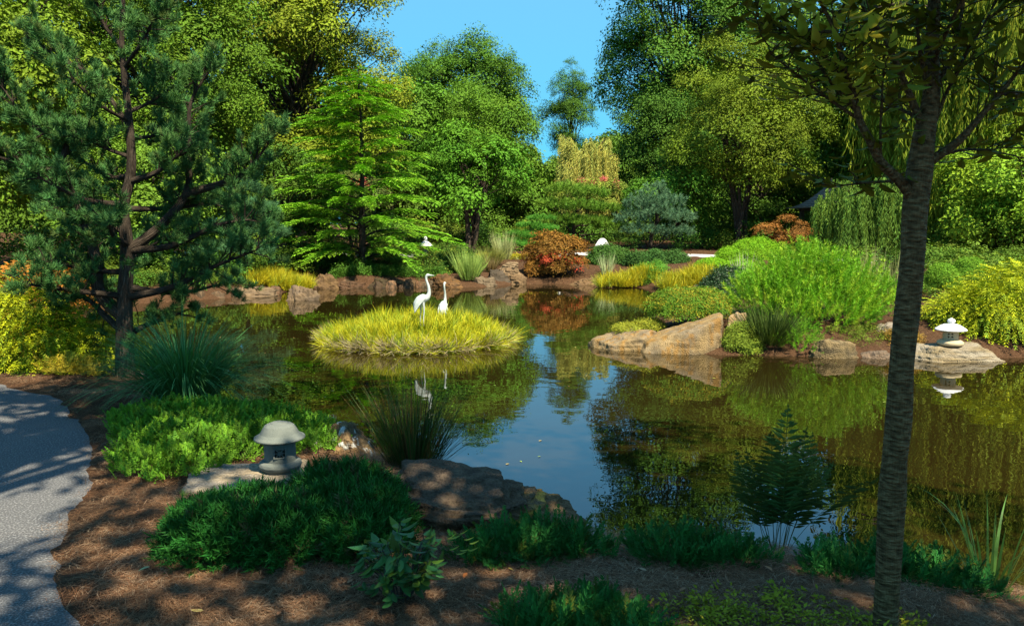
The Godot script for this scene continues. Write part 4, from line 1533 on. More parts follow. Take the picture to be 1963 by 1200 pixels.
	mound(t, [[V(.1, .0, .1), V(.75, .6, .55)], [V(-.3, .25, -.1), V(.75, .72, .6)], [V(.55, .1, -.1), V(.55, .5, .5)], [V(-.8, .2, 0), V(.6, .85, .6)]], S.thread, 5200, 1.0, gold, .3, {"hang": 1.0, "deep": .4, "bumpy": .35, "lump": 3.0, "second": gold2, "share": .3})
	t = thing("golden_groundcover", "small tuft of low golden foliage at the edge of the straw", "ground cover", V(-5.05, height(-5.05, -9.0), -9.0))
	carpet(t, [Vector2(-.35, .05), Vector2(-.1, -.15), Vector2(.3, -.1), Vector2(.4, .1), Vector2(0, .2)], .12, S.thread, 300, .7, Color(.4, .33, .03), .25)
	t = thing("orange_maple", "low orange-brown lace-leaf maple behind the golden cypress", "tree", V(-9.0, height(-9.0, -14.2) , -14.2))
	bough_tree(t, .95, V(1.3, .75, 1.1), 16, .5, S.maple, 1, 1.15, Color(.33, .13, .018), .25, .06)

	# --- island and birds
	island()
	crane("white crane statue standing tall with an S-curved neck on the grass island", V(-1.49, isle(-1.49, -13.25) + .13, -13.25), 0, 1.0, false)
	crane("crouching white crane statue, the lower of two on the grass island", V(-1.24, isle(-1.24, -14.4) + .08, -14.4), 1.35, 1.0, true)

	# --- bank across the pond to the right of the island
	t = null
	var lit_rock := func(p: Vector3, f: FastNoiseLite) -> Color:
		var k := 1 + f.get_noise_3d(p.x * 5, p.y * 3 + 2, p.z * 5) * .5
		var o := Color(.24, .17, .08).lerp(Color(.19, .15, .095), clampf(.5 + f.get_noise_3d(p.x * 1.5 + 2, p.y * 1.5, p.z * 1.5) * 1.5, 0, 1))
		var s := smooth(.1, .3, f.get_noise_3d(p.x * 4, p.y * .6, p.z * 4 + 7))
		o = o.lerp(Color(.26, .14, .035), s * .7)
		return Color(o.r * k, o.g * k, o.b * k)
	rock("big angular tan sandstone block rising from the water under the clipped mound", "sandstone_block", V(2.72, -.2, -12.75), V(1.5, .74, 1.1), .0, 71, tan_, tan_, "",
		[[V(-.34, .95, .05).normalized(), .72], [V(-.32, .08, 1).normalized(), .74], [V(.42, .06, 1).normalized(), .74], [V(1, .02, .15).normalized(), .86], [V(-1, .55, .1).normalized(), .92], [V(0, .5, -1).normalized(), .8], [V(-.5, .75, .6).normalized(), .8]], .03, .025, lit_rock, 140, 90)
	rock("long low tan rock tapering into the water beside the sandstone block", "rock", V(1.98, -.08, -13.1), V(1.1, .5, 1.0), .25, 72, tan_, tan_, "",
		[[V(-.35, .95, .15).normalized(), .66], [V(-.4, .2, 1).normalized(), .8], [V(.5, .2, .9).normalized(), .8], [V(-1, .3, .3).normalized(), .95], [V(.3, 1, -.1).normalized(), .8], [V(0, .5, -1).normalized(), .8]], .06, .06, lit_rock, 100, 64)
	rock("upright tan stone behind the green ground cover", "rock", V(3.78, .22, -13.2), V(.34, .48, .3), .5, 73, tan_, Color(.3, .24, .16))
	rock("squarish tan and grey rock at the foot of the feathery lime bush", "rock", V(4.86, -.05, -12.15), V(.72, .42, .5), -.2, 74, Color(.19, .14, .07), Color(.12, .095, .055), "", [], .08, .06, null, 80, 52)
	rock("grey rock in the straw behind the slender tree's trunk", "rock", V(6.1, .1, -13.0), V(.5, .38, .4), .3, 75, Color(.24, .21, .17), Color(.18, .15, .11))
	rock("small dark stone at the waterline near the lime bush", "rock", V(5.6, -.03, -12.1), V(.5, .2, .35), .8, 76, Color(.17, .12, .08), Color(.1, .08, .06))
	rock("broad flat rock at the waterline under the white-roofed lantern", "rock", V(6.72, -.02, -12.0), V(1.3, .235, .8), .06, 77, Color(.2, .155, .085), Color(.25, .22, .165), "", [[V(0, 1, .12).normalized(), .88], [V(-.9, .4, .3).normalized(), .9], [V(.9, .45, .2).normalized(), .9], [V(0, .25, 1).normalized(), .85], [V(0, .3, -1).normalized(), .9]], .06, .06, null, 90, 56)
	white_lantern()
	t = thing("clipped_shrub", "smooth clipped green mound on top of the sandstone block", "shrub", V(2.98, .42, -13.55))
	mound(t, [[V(-.1, .12, 0), V(.6, .38, .5)], [V(.25, .14, .0), V(.45, .36, .45)]], S.round, 2600, .8, Color(.1, .2, .018), .25, {"mat": M.leaf, "bumpy": .08, "second": Color(.27, .24, .02), "share": .3, "lump": 1.2})
	t = thing("rock_creeper", "yellow-green creeper trailing over the low tan rock", "ground cover", V(2.12, .28, -13.35))
	mound(t, [[V(-.12, -.03, .0), V(.32, .1, .28)], [V(.2, .02, -.05), V(.26, .13, .25)]], S.round, 420, .7, Color(.28, .3, .03), .25, {"mat": M.leaf, "stem": .004})
	t = thing("green_groundcover", "patch of small-leaved green ground cover beside the sandstone block", "ground cover", V(3.6, .12, -12.55))
	mound(t, [[V(0, 0, 0), V(.27, .34, .25)], [V(.12, -.1, .12), V(.2, .25, .15)]], S.round, 700, .7, Color(.2, .28, .03), .25, {"mat": M.leaf, "stem": .005})
	t = thing("rush_clump", "dark rushes with straw-coloured feet hanging over the water before the lime bush", "rushes", spot(4.05, -12.55, 0))
	clump(t, .22, S.grass_up, 60, .95, Color(.06, .1, .02), .4, .9)
	t = thing("feathery_bush", "large feathery lime-green bush on the far bank behind the slender tree", "shrub", V(5.2, height(5.2, -13.9), -13.9))
	mound(t, [[V(0, .2, 0), V(.95, .82, .8)], [V(-.65, .1, .1), V(.7, .66, .65)], [V(.65, .1, .05), V(.7, .68, .65)], [V(.05, -.05, .6), V(.8, .5, .5)], [V(-.15, .5, -.1), V(.5, .62, .5)], [V(-.5, -.1, .6), V(.5, .45, .45)]], S.bottle, 2600, .9, Color(.14, .34, .012), .28, {"mat": M.blade, "up": .9, "mess": .5, "deep": .45, "bumpy": .3, "lump": 2.2, "second": Color(.26, .4, .02), "share": .3})
	t = thing("lime_seedling", "low feathery green plant at the waterline beside the squarish rock", "shrub", spot(4.5, -12.3, .0))
	mound(t, [[V(0, 0, 0), V(.28, .26, .2)]], S.bottle, 90, .7, Color(.14, .34, .012), .28, {"mat": M.blade, "up": .8, "stem": .004})
	t = thing("reed_clump", "pale upright reeds beside the feathery lime bush", "reeds", spot(7.2, -15.6))
	clump(t, .4, S.reed, 46, 1.0, Color(.3, .3, .12), .3, .35)
	t = thing("golden_cypress", "huge golden thread-leaved cypress over the white-roofed lantern", "shrub", V(8.5, height(8.5, -13.5), -13.5))
	mound(t, [[V(-.35, .0, .4), V(1.0, .66, .8)], [V(.3, .15, .1), V(1.2, .85, .9)], [V(1.2, .15, .1), V(1.1, .9, .9)], [V(-.75, -.05, .0), V(.7, .55, .7)]], S.thread, 5600, 1.3, gold, .3, {"hang": 1.0, "deep": .4, "bumpy": .35, "lump": 2.4, "second": gold2, "share": .28})
	t = thing("rust_groundcover", "rust-tinged low plants in the straw by the white-roofed lantern", "ground cover", V(6.15, height(6.15, -12.5), -12.5))
	carpet(t, [Vector2(-.3, -.3), Vector2(.35, -.3), Vector2(.3, .25), Vector2(-.25, .3)], .14, S.round, 170, .7, Color(.26, .17, .03), .35, {"mat": M.leaf})
	for q in [["round clipped green ball, larger of two beyond the huge golden cypress", 9.7, -17.0, .36], ["round clipped green ball, smaller of two beside the huge golden cypress", 8.6, -16.0, .3]]:
		t = thing("ball_shrub", q[0], "shrub", V(q[1], height(q[1], q[2]) + .35, q[2]), 0, "clipped balls behind the golden cypress")
		mound(t, [[V(0, .0, 0), V(q[3], q[3] * 1.25, q[3])]], S.round, 700, .7, Color(.13, .27, .02), .25, {"mat": M.leaf, "bumpy": .06})
	var clips := [["largest lime clipped dome in the group behind the dark shrub", 9.1, -30.2, .9, .74], ["small round lime clipped dome beside the largest one", 7.55, -28.2, .4, .5], ["low double lime clipped dome next to the blue-green conifer's bank", 6.5, -26.2, .5, .36], ["flat lime clipped dome just behind the feathery lime bush", 7.2, -25.2, .5, .36]]
	for q in clips:
		t = thing("clipped_dome", q[0], "shrub", V(q[1], height(q[1], q[2]), q[2]), 0, "lime clipped domes")
		mound(t, [[V(0, .03, 0), V(q[3], q[4], q[3])], [V(q[3] * .5, .02, .1), V(q[3] * .65, q[4] * .85, q[3] * .65)]], S.round, int(1500 * q[3]), 1.2, Color(.17, .36, .015), .22, {"mat": M.leaf, "up": .3, "bumpy": .1})
	t = thing("dark_shrub", "dense glossy dark green shrub at the water behind the clipped mound", "shrub", spot(5.5, -20.3))
	mound(t, [[V(0, .1, 0), V(.75, .85, .6)], [V(-.4, .0, .2), V(.5, .6, .5)], [V(.5, 0, .1), V(.45, .6, .5)]], S.round, 2200, 1.3, Color(.025, .06, .016), .4, {"mat": M.gloss_leaf, "bumpy": .25})
	t = thing("spiky_plant", "pale spiky leaves poking up between the lime domes and the feathery bush", "plant", spot(6.0, -20.8))
	clump(t, .15, S.reed, 14, 1.15, Color(.42, .42, .28), .2, .3)

	# --- far shore
	var yg := [["golden grass hugging the waterline beside the red maple's straw bank", 3.75, -26.3, [Vector2(-.95, -.3), Vector2(.9, -.5), Vector2(.95, .35), Vector2(0, .65), Vector2(-.9, .8)], 330], ["golden grass mound at the waterline before the dark glossy shrub", 5.35, -24.9, [Vector2(-.75, -.5), Vector2(.95, -.6), Vector2(.95, .4), Vector2(.4, .75), Vector2(-.7, .6)], 380], ["golden grass spilling over the shore beside the upright rock in the water", -6.9, -24.7, [Vector2(-.85, -.5), Vector2(.7, -.6), Vector2(.75, .3), Vector2(0, .6), Vector2(-.95, 1.1)], 420]]
	for q in yg:
		t = thing("golden_grass", q[0], "ornamental grass", V(q[1], 0, q[2]), 0, "golden grass along the far shore")
		carpet(t, q[3], .12, S.grass, q[4], 1.15, Color(.42, .38, .015), .22, {"mat": M.blade, "second": Color(.25, .33, .03), "share": .2, "called": "grass_blades", "mess": .5})
	t = thing("green_groundcover", "bright green ground cover between two golden grass patches", "ground cover", V(4.5, 0, -26.8))
	carpet(t, [Vector2(-.5, -.8), Vector2(.8, -.9), Vector2(.6, .7), Vector2(-.2, 1.1)], .3, S.round, 420, 1.2, Color(.1, .26, .03), .25, {"mat": M.leaf})
	t = thing("red_maple", "domed red-orange lace-leaf maple at the middle of the far shore", "tree", V(1.42, .15, -28.3))
	bough_tree(t, .72, V(1.05, .68, .8), 34, .4, S.maple, 1, 1.15, Color(.2, .1, .018), .28, .06, {"hollow": .6, "second": Color(.42, .07, .03), "share": .15})
	t = thing("bright_grass", "upright clump of variegated bright green blades at the far waterline", "ornamental grass", spot(-1.42, -26.55))
	clump(t, .24, S.reed, 60, 1.0, Color(.26, .38, .08), .3, .5)
	t = thing("straw_grass", "grass clump with brown base beside the far path", "ornamental grass", spot(-.8, -30.2))
	clump(t, .2, S.grass_up, 40, 1.1, Color(.22, .24, .05), .3, .8)
	t = thing("pale_grass", "pale feathery grass before the layered garden pine", "ornamental grass", spot(-.35, -32.4))
	clump(t, .3, S.reed, 34, 1.1, Color(.33, .36, .15), .25, .35)
	t = thing("pale_spike_grass", "small pale upright grass beside the red maple's straw bank", "ornamental grass", spot(3.3, -28.0))
	clump(t, .14, S.reed, 16, .75, Color(.36, .42, .2), .2, .3)
	t = thing("brown_grass", "small brown grass tuft above the stacked stones", "ornamental grass", spot(-.75, -28.4))
	clump(t, .14, S.grass_up, 22, .9, Color(.2, .15, .06), .25, .5)
	t = thing("golden_edging", "strip of low golden plants along the far path", "ground cover", V(-.6, 0, -32.6))
	carpet(t, [Vector2(-1.0, -.25), Vector2(2.4, -.2), Vector2(2.4, .25), Vector2(-1.0, .2)], .2, S.round, 420, 1.3, Color(.4, .38, .03), .25, {"mat": M.leaf})
	t = thing("round_shrub", "glossy green shrub beside the bright variegated grass", "shrub", spot(-1.95, -28.3))
	mound(t, [[V(0, .1, 0), V(.75, .75, .6)], [V(-.6, .0, .2), V(.6, .6, .5)]], S.round, 900, 1.6, Color(.07, .14, .02), .3, {"mat": M.leaf, "bumpy": .25, "second": Color(.24, .27, .03), "share": .15})
	t = thing("round_shrub", "broad green shrub behind the pale spike grass and red maple", "shrub", spot(3.5, -29.9))
	mound(t, [[V(0, .0, 0), V(.7, .6, .5)], [V(.5, .0, .1), V(.5, .45, .4)]], S.round, 800, 1.6, Color(.06, .14, .025), .3, {"mat": M.leaf, "bumpy": .2})
	t = thing("round_shrub", "low dark green shrub at the foot of the blue-green conifer", "shrub", spot(5.2, -29.2))
	mound(t, [[V(0, .0, 0), V(.7, .4, .5)], [V(-.6, .0, .1), V(.5, .35, .4)], [V(.7, 0, .1), V(.5, .4, .4)]], S.round, 900, 1.6, Color(.05, .12, .025), .3, {"mat": M.leaf, "bumpy": .2})

	# stones along the far shore
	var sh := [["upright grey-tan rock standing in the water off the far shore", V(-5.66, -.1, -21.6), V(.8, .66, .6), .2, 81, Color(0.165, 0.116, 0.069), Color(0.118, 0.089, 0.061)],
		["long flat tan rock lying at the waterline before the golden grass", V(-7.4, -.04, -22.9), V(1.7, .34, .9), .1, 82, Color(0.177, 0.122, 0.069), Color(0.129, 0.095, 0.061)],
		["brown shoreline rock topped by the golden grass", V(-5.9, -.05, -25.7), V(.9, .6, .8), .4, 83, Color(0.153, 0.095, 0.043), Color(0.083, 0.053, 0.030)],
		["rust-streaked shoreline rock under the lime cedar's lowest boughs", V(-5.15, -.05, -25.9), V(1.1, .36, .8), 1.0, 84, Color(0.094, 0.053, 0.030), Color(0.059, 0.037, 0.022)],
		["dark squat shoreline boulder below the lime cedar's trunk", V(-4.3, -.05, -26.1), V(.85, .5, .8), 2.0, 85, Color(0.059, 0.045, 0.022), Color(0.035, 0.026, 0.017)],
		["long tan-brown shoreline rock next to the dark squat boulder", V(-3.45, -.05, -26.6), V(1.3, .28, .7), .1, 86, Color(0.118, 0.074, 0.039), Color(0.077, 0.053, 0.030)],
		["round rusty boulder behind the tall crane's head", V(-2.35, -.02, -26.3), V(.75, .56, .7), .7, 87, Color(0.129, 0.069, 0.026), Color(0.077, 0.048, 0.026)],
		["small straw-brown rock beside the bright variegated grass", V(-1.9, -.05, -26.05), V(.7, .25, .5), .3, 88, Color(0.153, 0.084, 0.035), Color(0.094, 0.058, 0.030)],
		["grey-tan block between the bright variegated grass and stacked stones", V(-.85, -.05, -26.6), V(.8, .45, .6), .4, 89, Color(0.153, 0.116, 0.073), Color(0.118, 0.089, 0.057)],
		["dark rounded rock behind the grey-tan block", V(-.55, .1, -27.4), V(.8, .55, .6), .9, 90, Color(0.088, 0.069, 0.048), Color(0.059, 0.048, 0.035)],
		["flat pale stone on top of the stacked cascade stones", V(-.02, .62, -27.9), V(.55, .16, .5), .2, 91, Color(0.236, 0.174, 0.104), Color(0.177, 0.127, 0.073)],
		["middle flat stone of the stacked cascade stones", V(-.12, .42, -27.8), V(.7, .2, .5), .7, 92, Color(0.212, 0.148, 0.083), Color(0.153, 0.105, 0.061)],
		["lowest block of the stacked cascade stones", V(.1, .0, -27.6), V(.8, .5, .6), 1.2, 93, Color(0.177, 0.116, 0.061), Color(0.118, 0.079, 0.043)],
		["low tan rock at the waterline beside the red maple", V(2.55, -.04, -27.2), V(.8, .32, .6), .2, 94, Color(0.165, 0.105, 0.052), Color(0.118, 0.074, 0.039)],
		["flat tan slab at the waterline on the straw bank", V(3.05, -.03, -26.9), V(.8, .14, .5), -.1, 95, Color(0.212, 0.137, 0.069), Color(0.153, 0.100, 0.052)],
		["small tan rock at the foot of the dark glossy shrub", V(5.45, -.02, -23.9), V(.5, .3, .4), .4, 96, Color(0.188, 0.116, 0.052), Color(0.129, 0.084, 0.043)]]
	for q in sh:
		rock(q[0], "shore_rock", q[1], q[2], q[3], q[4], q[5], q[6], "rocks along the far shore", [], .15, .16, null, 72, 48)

	rng.seed = 717
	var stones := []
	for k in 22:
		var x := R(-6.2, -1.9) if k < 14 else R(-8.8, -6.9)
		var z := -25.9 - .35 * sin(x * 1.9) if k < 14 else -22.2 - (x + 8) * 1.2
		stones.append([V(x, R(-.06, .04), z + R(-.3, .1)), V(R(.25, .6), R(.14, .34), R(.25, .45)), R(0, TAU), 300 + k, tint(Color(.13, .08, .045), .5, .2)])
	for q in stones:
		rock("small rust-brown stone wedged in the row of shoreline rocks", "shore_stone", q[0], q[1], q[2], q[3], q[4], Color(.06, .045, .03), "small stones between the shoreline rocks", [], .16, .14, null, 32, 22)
	var covers := [["low green ground cover behind the shoreline rocks under the lime cedar", -4.2, -27.3, [Vector2(-2.2, -.9), Vector2(2.0, -1.0), Vector2(2.0, .35), Vector2(.4, .2), Vector2(-1.8, .7)], .2, 900, Color(.07, .16, .02)],
		["green ground cover on the far bank behind the long flat tan rock", -9.6, -23.6, [Vector2(-2.4, -1.6), Vector2(1.8, -1.4), Vector2(1.7, .5), Vector2(-1.0, 2.2), Vector2(-2.6, 1.5)], .28, 900, Color(.08, .15, .02)],
		["mixed green ground cover on the slope behind the pale reeds", 9.0, -18.4, [Vector2(-2.6, -1.8), Vector2(2.6, -1.8), Vector2(2.8, 1.2), Vector2(.5, 2.2), Vector2(-1.6, 1.6)], .24, 1000, Color(.09, .19, .02)],
		["sparse green ground cover along the waterline before the grey rock", 5.75, -12.65, [Vector2(-.55, .35), Vector2(.2, .3), Vector2(.55, -.1), Vector2(.3, -.7), Vector2(-.6, -.4)], .08, 130, Color(.13, .2, .02)]]
	for q in covers:
		t = thing("low_groundcover", q[0], "ground cover", V(q[1], 0, q[2]))
		carpet(t, q[3], q[4], S.round, q[5], 1.35 if q[4] > .1 else .7, q[6], .35, {"mat": M.leaf, "second": Color(.2, .24, .03), "share": .15})

	# small white garden ornaments far off
	t = thing("far_lantern", "small white-capped lantern beside the lime cedar on the far bank", "lantern", spot(-3.35, -31.2, .0))
	part(t, "post", lathe([[0, 0], [.12, 0], [.1, .3], [.1, .58], [0, .6]], 16), M.warm_stone)
	part(t, "roof", lathe(soft_profile([[0, .56], [.26, .57], [.27, .6], [.2, .68], [.1, .76], [.05, .79], [0, .8]], .01), 24), M.white_stone)
	part(t, "finial", lathe([[0, .78], [.05, .8], [.07, .86], [.05, .93], [0, .96]], 14), M.white_stone)
	t = thing("far_lantern", "squat lantern with a pale pyramid roof under the garden pine", "lantern", spot(3.85, -34.3, .0), .5)
	part(t, "post", lathe([[0, 0], [.16, 0], [.14, .1], [.14, .3], [0, .31]], 16), M.warm_stone)
	part(t, "roof", lathe(soft_profile([[0, .28], [.36, .28], [.38, .32], [.2, .55], [.1, .62], [0, .63]], .01), 4), M.white_stone)
	pavilion()
	print("far shore")

	# --- trees of the far bank
	t = thing("lime_cedar", "tall lime-green cedar with level drooping boughs over the far shore", "tree", V(-5.3, height(-5.3, -28.6), -28.6))
	cedar(t, 7.0, 3.5, Color(.2, .42, .025))
	t = thing("bushy_pine", "bushy blue-green pine between the dark pine and the lime cedar", "tree", spot(-8.1, -24.6))
	pad_pine(t, [[V(0, 2.6, 0), V(.5, .35, .5)], [V(.5, 2.0, .2), V(.6, .35, .5)], [V(-.5, 2.2, 0), V(.6, .35, .5)], [V(.7, 1.3, .3), V(.7, .35, .6)], [V(-.5, 1.4, .3), V(.8, .4, .6)], [V(.1, .8, .5), V(.9, .35, .6)], [V(-.9, .8, .2), V(.8, .35, .6)], [V(.2, 1.8, -.5), V(.7, .35, .5)]], S.pine_far, 210, .85, Color(.05, .13, .05), .1)
	t = thing("green_maple", "wide green Japanese maple with dark forked trunk above the far bank", "tree", spot(-1.9, -37))
	bough_tree(t, 3.5, V(2.4, 2.0, 2.2), 42, .8, S.maple, 1, 1.15, Color(.075, .2, .014), .3, .16, {"hollow": .5, "stems": 3})
	t = thing("layered_pine", "bright green layered garden pine behind the red maple", "tree", spot(.85, -34.8))
	pad_pine(t, [[V(.4, 1.55, 0), V(.6, .16, .5)], [V(-.1, 1.25, .2), V(.65, .16, .5)], [V(.6, 1.15, .2), V(.6, .15, .5)], [V(-.45, .9, .3), V(.65, .15, .5)], [V(.3, .8, .4), V(.8, .16, .6)], [V(-.7, .55, .3), V(.6, .15, .5)], [V(.1, .45, .5), V(.8, .15, .5)]], S.pine_far, 330, .6, Color(.09, .27, .03), .08)
	t = thing("garden_pine", "cloud-pruned yellow-green pine with dark bent limbs behind the red maple", "tree", spot(3.0, -38.5))
	pad_pine(t, [[V(-.4, 2.6, 0), V(1.0, .4, .8)], [V(.7, 2.4, 0), V(.9, .4, .7)], [V(-1.0, 1.9, .2), V(.9, .4, .7)], [V(.3, 1.8, .4), V(1.2, .45, .8)], [V(1.5, 1.7, .2), V(.8, .35, .7)], [V(.6, 1.1, .6), V(1.0, .35, .7)], [V(1.6, .9, .7), V(.9, .3, .6)], [V(-.6, 1.2, .4), V(.9, .35, .7)]], S.pine_far, 200, .9, Color(.12, .24, .025), .14)
	t = thing("blue_conifer", "blue-green conifer with a short dark trunk beside the far path", "tree", spot(5.5, -31.4))
	pad_pine(t, [[V(0, 2.4, 0), V(.55, .5, .5)], [V(-.5, 1.95, .2), V(.7, .5, .6)], [V(.55, 2.0, .1), V(.65, .5, .6)], [V(-.85, 1.35, .3), V(.75, .45, .6)], [V(.15, 1.5, .5), V(.9, .5, .7)], [V(1.0, 1.4, .1), V(.65, .45, .6)], [V(-.5, .9, .5), V(.8, .4, .5)], [V(.7, .85, .5), V(.8, .4, .5)], [V(0, 1.9, .4), V(.6, .5, .5)]], S.pine_far, 240, .68, Color(.1, .2, .1), .12)
	t = thing("pink_myrtle", "crape myrtle with pink flower heads behind the cloud-pruned pine", "tree", spot(4.4, -43))
	bough_tree(t, 2.5, V(2.0, .8, 1.5), 20, .55, S.broad, 1, 1.15, Color(.17, .22, .03), .25, .08, {"stems": 3})
	blossoms(t, 11, V(1.9, .5, 1.4), 2.9)
	t = thing("pink_myrtle", "crape myrtle with a few pink flower heads behind the lime cedar", "tree", spot(-6.6, -33.5))
	bough_tree(t, 2.6, V(1.5, .9, 1.2), 16, .5, S.broad, 1, 1.15, Color(.1, .14, .03), .25, .07, {"stems": 3})
	blossoms(t, 9, V(1.2, .5, 1.2), 2.7)
	t = thing("weeping_willow", "small golden-green weeping willow below the lone small tree", "tree", spot(4.1, -47))
	willow(t, 6.9, 2.1, 3.6, 800, 1.7, Color(.36, .37, .08), .2, {"floor": 1.6})
	t = thing("weeping_willow", "huge weeping willow with curtains to the ground behind the slender tree", "tree", V(20.8, height(20.8, -34.5), -34.5))
	willow(t, 15.5, 5.8, 8.0, 2800, 1.8, Color(.18, .23, .02), .3, {"floor": .5, "arms": 30})
	t = thing("weeping_mound", "dense dark weeping tree like a leafy mound beside the pavilion", "tree", spot(13.75, -31))
	willow(t, 3.4, 2.1, 2.6, 1250, 1.6, Color(.1, .19, .03), .35, {"mesh": S.strand_short, "unit": 1.3, "floor": .3, "arms": 22})
	t = thing("bronze_maple", "low bronze-leaved maple before the pavilion", "tree", spot(12.0, -35))
	bough_tree(t, .8, V(1.2, .6, .9), 13, .42, S.maple, 1, 1.15, Color(.26, .12, .03), .28, .06)
	print("far bank trees")

	# --- tall trees
	var tall := [
		# name, label, x, z, crown y, radii, blobs, blob r, mesh, per, scale, colour, trunk, options
		["broadleaf_tree", "airy olive-green tree with several thin trunks on the far bank", 10.4, -37, 5.4, V(3.6, 3.9, 3.2), 70, .85, "broad_fine", 1, 1.15, Color(.125, .185, .012), .13, {"stems": 5, "hollow": .3}],
		["broadleaf_tree", "tall light olive tree leaning over the lime cedar", -9.6, -37, 8.2, V(4.6, 6.6, 4.2), 105, 1.15, "broad_fine", 1, 1.15, Color(0.170, 0.225, 0.015), .26, {"hollow": .35}],
		["broadleaf_tree", "bright yellow-green tree behind the orange maple", -13.0, -18.5, 5.0, V(3.6, 4.6, 3.2), 110, .85, "broad_fine", 1, 1.15, Color(0.122, 0.203, 0.014), .2, {"hollow": .35}],
		["broadleaf_tree", "dark deep-green tree between the yellow-green tree and the tall olive tree", -13.2, -30, 6.5, V(4.2, 6.2, 3.6), 110, 1.05, "broad_fine", 1, 1.15, Color(0.086, 0.164, 0.012), .24, {"hollow": .35}],
		["broadleaf_tree", "great round-topped green tree rising alone against the sky", -5.9, -94, 13.2, V(7.6, 8.2, 7.0), 100, 2.0, "broad_fine", 1, 1.15, Color(0.073, 0.164, 0.014), .5, {"hollow": .55}],
		["broadleaf_tree", "small pointed tree standing alone against the sky", 5.8, -82, 11.2, V(2.9, 5.6, 2.6), 44, 1.05, "broad_fine", 1, 1.15, Color(0.066, 0.157, 0.017), .22, {"sharp": .45, "hollow": .3}],
		["broadleaf_tree", "mid-green rounded tree behind the wide green maple", -2.6, -60, 6.6, V(4.0, 4.2, 3.6), 64, 1.2, "broad_fine", 1, 1.15, Color(0.104, 0.218, 0.017), .25, {"hollow": .5}],
		["broadleaf_tree", "dense green tree filling between the lime cedar and the great round tree", -8.3, -56, 6.2, V(4.0, 4.4, 3.6), 60, 1.2, "broad", 1, 1.15, Color(0.086, 0.191, 0.015), .25, {"hollow": .5}],
		["broadleaf_tree", "towering leafy tree with bright airy top above the olive tree", 11.0, -52, 11.8, V(5.0, 8.6, 4.4), 105, 1.4, "broad_fine", 1, 1.15, Color(.085, .19, .02), .35, {"hollow": .35}],
		["broadleaf_tree", "dark green tree beside the small willow", 9.6, -48, 4.8, V(2.7, 4.0, 2.6), 50, 1.0, "broad_fine", 1, 1.15, Color(.065, .15, .018), .2, {"hollow": .5}],
		["broadleaf_tree", "tall dark tree behind the huge willow's curtains", 25.0, -45, 12.5, V(6.0, 10.0, 5.0), 120, 1.5, "broad", 1, 1.15, Color(0.086, 0.191, 0.015), .3, {"hollow": .4}],
		["broadleaf_tree", "bright-leaved bushy tree beneath the huge willow", 19.0, -29.5, 2.6, V(3.2, 2.4, 2.4), 44, .8, "broad", 1, 1.15, Color(0.158, 0.273, 0.017), .14, {"hollow": .4}],
		["broadleaf_tree", "leafy green tree beyond the yellow-green tree's crown", -18.5, -25, 6.0, V(4.2, 5.6, 3.6), 80, 1.05, "broad_fine", 1, 1.15, Color(0.122, 0.232, 0.015), .25, {"hollow": .4}],
		["broadleaf_tree", "green understory tree below the dark deep-green tree", -11.0, -24.5, 2.3, V(2.6, 2.0, 2.0), 40, .7, "broad", 1, 1.15, Color(0.122, 0.232, 0.022), .12, {"hollow": .4}],
		["broadleaf_tree", "shadowy understory tree behind the bushy pine", -8.8, -31.5, 2.4, V(2.4, 2.1, 2.0), 36, .7, "broad", 1, 1.15, Color(0.073, 0.151, 0.017), .12, {"hollow": .4}],
		["broadleaf_tree", "fresh green understory tree behind the blue-green conifer", 7.8, -38, 2.5, V(2.2, 1.9, 1.8), 34, .65, "broad", 1, 1.15, Color(0.086, 0.205, 0.017), .1, {"hollow": .4, "stems": 3}],
		["broadleaf_tree", "dark understory tree between the olive tree and the pavilion", 13.3, -43, 3.2, V(2.6, 2.6, 2.0), 40, .8, "broad", 1, 1.15, Color(0.061, 0.136, 0.014), .14, {"hollow": .4}]]
	for q in tall:
		t = thing(q[0], q[1], "tree", spot(q[2], q[3]), 0, "")
		bough_tree(t, q[4], q[5], q[6], q[7], S[q[8]], q[9], q[10], q[11], .26, q[12], q[13])
	floating()
	shade_trees()
	wood()
	bank_shrubs()
	print("done, baked triangles ", total)

func blossoms(o: Node3D, n: int, rad: Vector3, y: float) -> void:
	var xf: Array[Transform3D] = []
	var cols := PackedColorArray()
	for k in n:
		var d := rdir()
		for q in 5:
			xf.append(Transform3D(basis_to(Vector3.UP, rdir()) * Basis.from_scale(Vector3.ONE * R(1.4, 2.4)), V(d.x * rad.x, y + absf(d.y) * rad.y, d.z * rad.z) + rdir() * .1))
			cols.append(tint(Color(.6, .13, .15), .25, .1))
	scatter(o, "blossoms", S.round, M.leaf, xf, cols)

func shade_trees() -> void:
	# tall trees over and behind the camera, whose crowns keep the near bank and the dark pine in shade
	var t := thing("shade_tree", "tall broadleaf tree above the near bank that keeps it in shade", "tree", V(5.2, .35, 3.2))
	bough_tree(t, 8.2, V(3.4, 1.4, 4.0), 33, 1.0, S.sparse, 1, 1.0, Color(.06, .11, .02), .25, .28, {"lean": V(-2.1, 0, -3.6), "hollow": .1})
	t = thing("shade_tree", "second broadleaf tree shading the gravel path and the dark pine", "tree", V(-4.2, .35, .8))
	bough_tree(t, 8.4, V(1.9, 1.3, 3.4), 21, 1.0, S.sparse, 1, 1.0, Color(.06, .11, .02), .25, .25, {"lean": V(4.1, 0, -3.8), "hollow": .1})

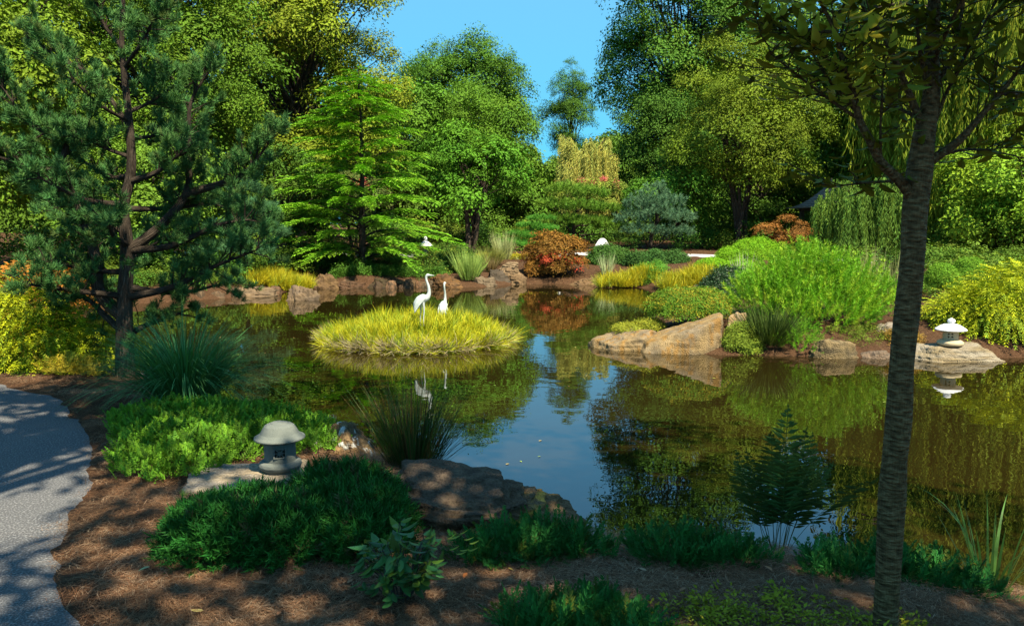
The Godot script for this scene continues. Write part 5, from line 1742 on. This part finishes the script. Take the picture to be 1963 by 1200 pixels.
func wood() -> void:
	# the woodland that closes the view: one mass of distant crowns
	rng.seed = 505
	var xf: Array[Transform3D] = []
	var cols := PackedColorArray()
	for k in 130:
		var x := R(-75, 75)
		var z := R(-72, -118)
		var gap := absf(x / z + .02) < .17
		if not gap and k % 3 == 0: z = R(-50, -70)
		var top := R(8, 11) if gap else R(12, 20)
		var r := R(3, 5)
		var col := tint(Color(.08, .165, .015), .25, .15)
		var y0 := height(x, z)
		for q in 26:
			var a := R(0, TAU)
			var e := R(.3, 1)
			var y := lerpf(.3, top - 1.5, pow(rng.randf(), 1.1))
			var s := 1 - .6 * smooth(top * .5, top, y)
			xf.append(Transform3D(basis_to((V(cos(a) * .5, 1, sin(a) * .5)).normalized(), rdir()) * Basis.from_scale(Vector3.ONE * R(1.5, 2.3)), V(x + cos(a) * r * e * s, y0 + y, z + sin(a) * r * e * s)))
			cols.append(tint(col, .2, .1))
	var o := scatter(self, "woodland", S.broad_big, M.leaf, xf, cols, true, false)
	tag(o, "distant mass of green woodland behind the garden", "woodland", "", "stuff")

func bank_shrubs() -> void:
	# undergrowth that fills the shade below the far trees
	rng.seed = 808
	var xf: Array[Transform3D] = []
	var cols := PackedColorArray()
	for k in 420:
		var x := R(-22, 24)
		var z := R(-36.5, -48)
		if x < -7: z = R(-25, -46)
		if x > 14: z = R(-30, -46)
		if x < -11.2 and k % 2: z = R(-11, -24)
		var r := R(.5, 1.1)
		var h := R(.5, 1.3)
		if k >= 210:
			x = R(-11, -2.2)
			z = R(-27.6, -33)
			if k % 3 == 0:
				x = R(9.5, 18)
				z = R(-19, -27)
			elif k % 3 == 1:
				x = R(-13, -8.3)
				z = R(-21.5, -27)
			r = R(.35, .7)
			h = R(.25, .55)
		var col := tint(Color(.08, .15, .015), .4, .3)
		for q in 2:
			xf.append(Transform3D(basis_to((V(0, 1, 0) + rdir() * .3).normalized(), rdir()) * Basis.from_scale(V(r, h, r)), V(x, height(x, z) + h * .3, z) + rdir() * .3))
			cols.append(tint(col, .2, .1))
	var o := scatter(self, "undergrowth", S.under, M.leaf, xf, cols, true, false)
	tag(o, "mixed green undergrowth below the trees of the far bank", "undergrowth", "", "stuff")
